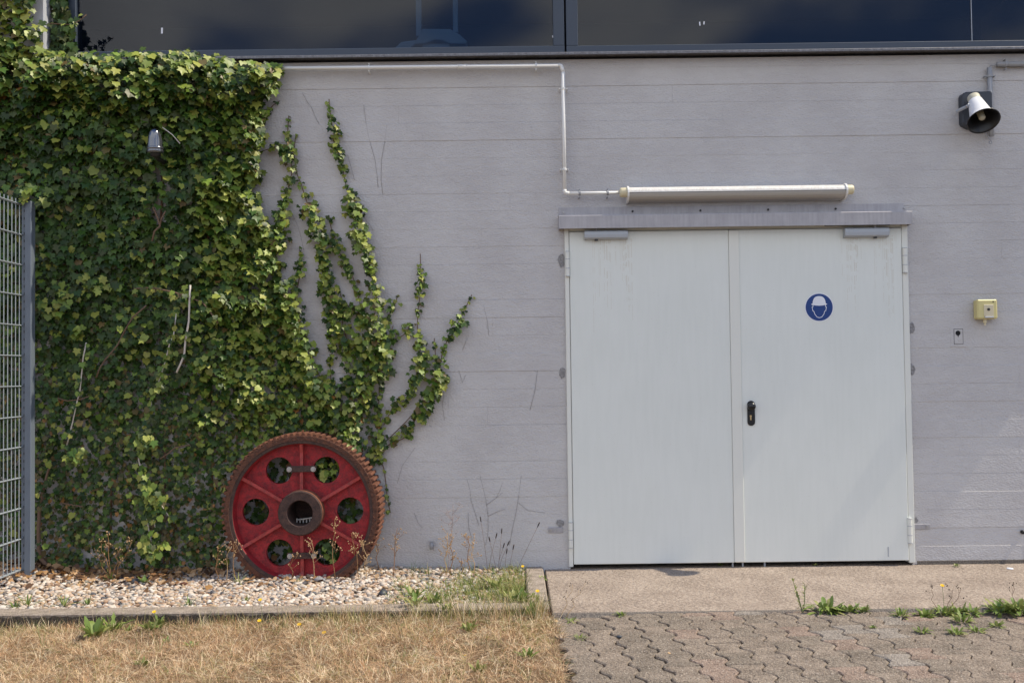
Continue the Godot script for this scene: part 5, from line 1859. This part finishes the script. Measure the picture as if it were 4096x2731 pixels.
	tb.z = max(tb.z, 1.285)
	var tw := thing("tall_weed", tb, "thin upright pale green weed with two stems at the apron edge", "weed")
	var r := RandomNumberGenerator.new()
	r.seed = 600
	for q in [[3168, 2312], [3218, 2336], [3185, 2370]]:
		var st := mb(true)
		var top := P(q[0], q[1], tb.z)
		tube(st, [tb, tb.lerp(top, .5) + Vector3(.006, 0, 0), top], [.003, .0022, .0015], 5)
		var s := obj("stem", st, M["green stem"], tw)
		for k in 16:
			st = mb(true)
			var t := r.randf_range(.25, 1.0)
			var a := r.randf() * TAU
			blade_leaf(st, tb.lerp(top, t), Vector3(cos(a), 0, sin(a)), r.randf_range(.018, .034), .006, .8, .1)
			obj("leaf", st, M["weed leaf 3"], s)
	# thin dry weeds on the right
	for q in [[3750, 2430, 3726, 2358, "thin dry stalk left of the rightmost yellow flower"], [3800, 2430, 3845, 2352, "thin branching dry stalk right of the rightmost yellow flower"], [3785, 2430, 3815, 2345, "thin dry stalk close behind the rightmost yellow flower"], [4045, 2420, 4052, 2330, "thin dry stalk above the large weed at right"], [2240, 2440, 2290, 2335, "dry grass stem leaning over the cross kerb corner"], [2262, 2440, 2330, 2350, "second dry grass stem leaning over the apron's left end"]]:
		var z := 1.29
		var b := Vector3(P(q[0], q[1], z).x, -.03, z)
		dry_weed(b, P(q[2], q[3], z), 620 + q[0], q[4], 3, M["weed straw"] if q[0] < 3000 else M["stem brown"], M["dark seed"], false, .45)
	# yellow flowers
	var fl := [[617, 2447, 1.22, "yellow flower in front of the kerb at the left"], [1041, 2399, 1.20, "yellow flower before the pebbles under the gear"], [1038, 2482, 1.35, "yellow flower in the lawn, lower of the pair below the gear"], [1197, 2497, 1.38, "yellow flower in the lawn right of the pair"], [2091, 2265, .20, "yellow flower beside the wall end of the cross kerb"], [2150, 2364, 1.18, "yellow flower standing before the cross kerb"], [1863, 2624, 1.95, "yellow flower low in the lawn near the bottom"], [1297, 2530, 1.5, "small yellow flower in the middle of the lawn"], [3769, 2342, 1.30, "rightmost yellow flower above the weeds at the apron"]]
	for s in fl:
		var head := P(s[0], s[1], s[2])
		var gy := lawn_y(head.x) if s[2] > 1.0 else 0.0
		if s[0] > 3000: gy = -.03
		flower(head, Vector3(head.x + .01, min(gy, head.y - .03), s[2] - .01), s[3], .013)
	# bits on the paving and apron
	var st := mb()
	var bp := G(2477, 2552, -.02)
	var o := put("stone", pebble_mesh(), M["charcoal box"], null, Transform3D(Basis.from_scale(Vector3(.018, .008, .010)), Vector3(bp.x, paver_y(bp.x) + .006, bp.z)))
	tag(o, "small black pebble lying alone on the pavers", "stone")
	for q in [[2215, 2484, "orange dry leaf on the first pavers at the lawn edge", .03], [2672, 2626, "small tan leaf on the pavers left of the middle", .016]]:
		var p := G(q[0], q[1], -.025)
		var lf := put("dry_leaf", leaf_mesh(true), M["weed seed"], null, leaf_at(Vector3(p.x, paver_y(p.x) + .006, p.z), Vector3(.1, 1, .2), Vector3(1, 0, .3), q[3]))
		tag(lf, q[2], "leaf")
	var bc := G(4040, 2274, .0)
	st = mb()
	lathe(st, [Vector2(.022, .001), Vector2(.020, .006), Vector2(.0, .007)], Transform3D(Basis.IDENTITY, bc), 16)
	tag(obj("bottle_cap", st, M["sign white"]), "white round cap lying on the apron at the right", "cap")
	var sp := G(2905, 2428, .0)
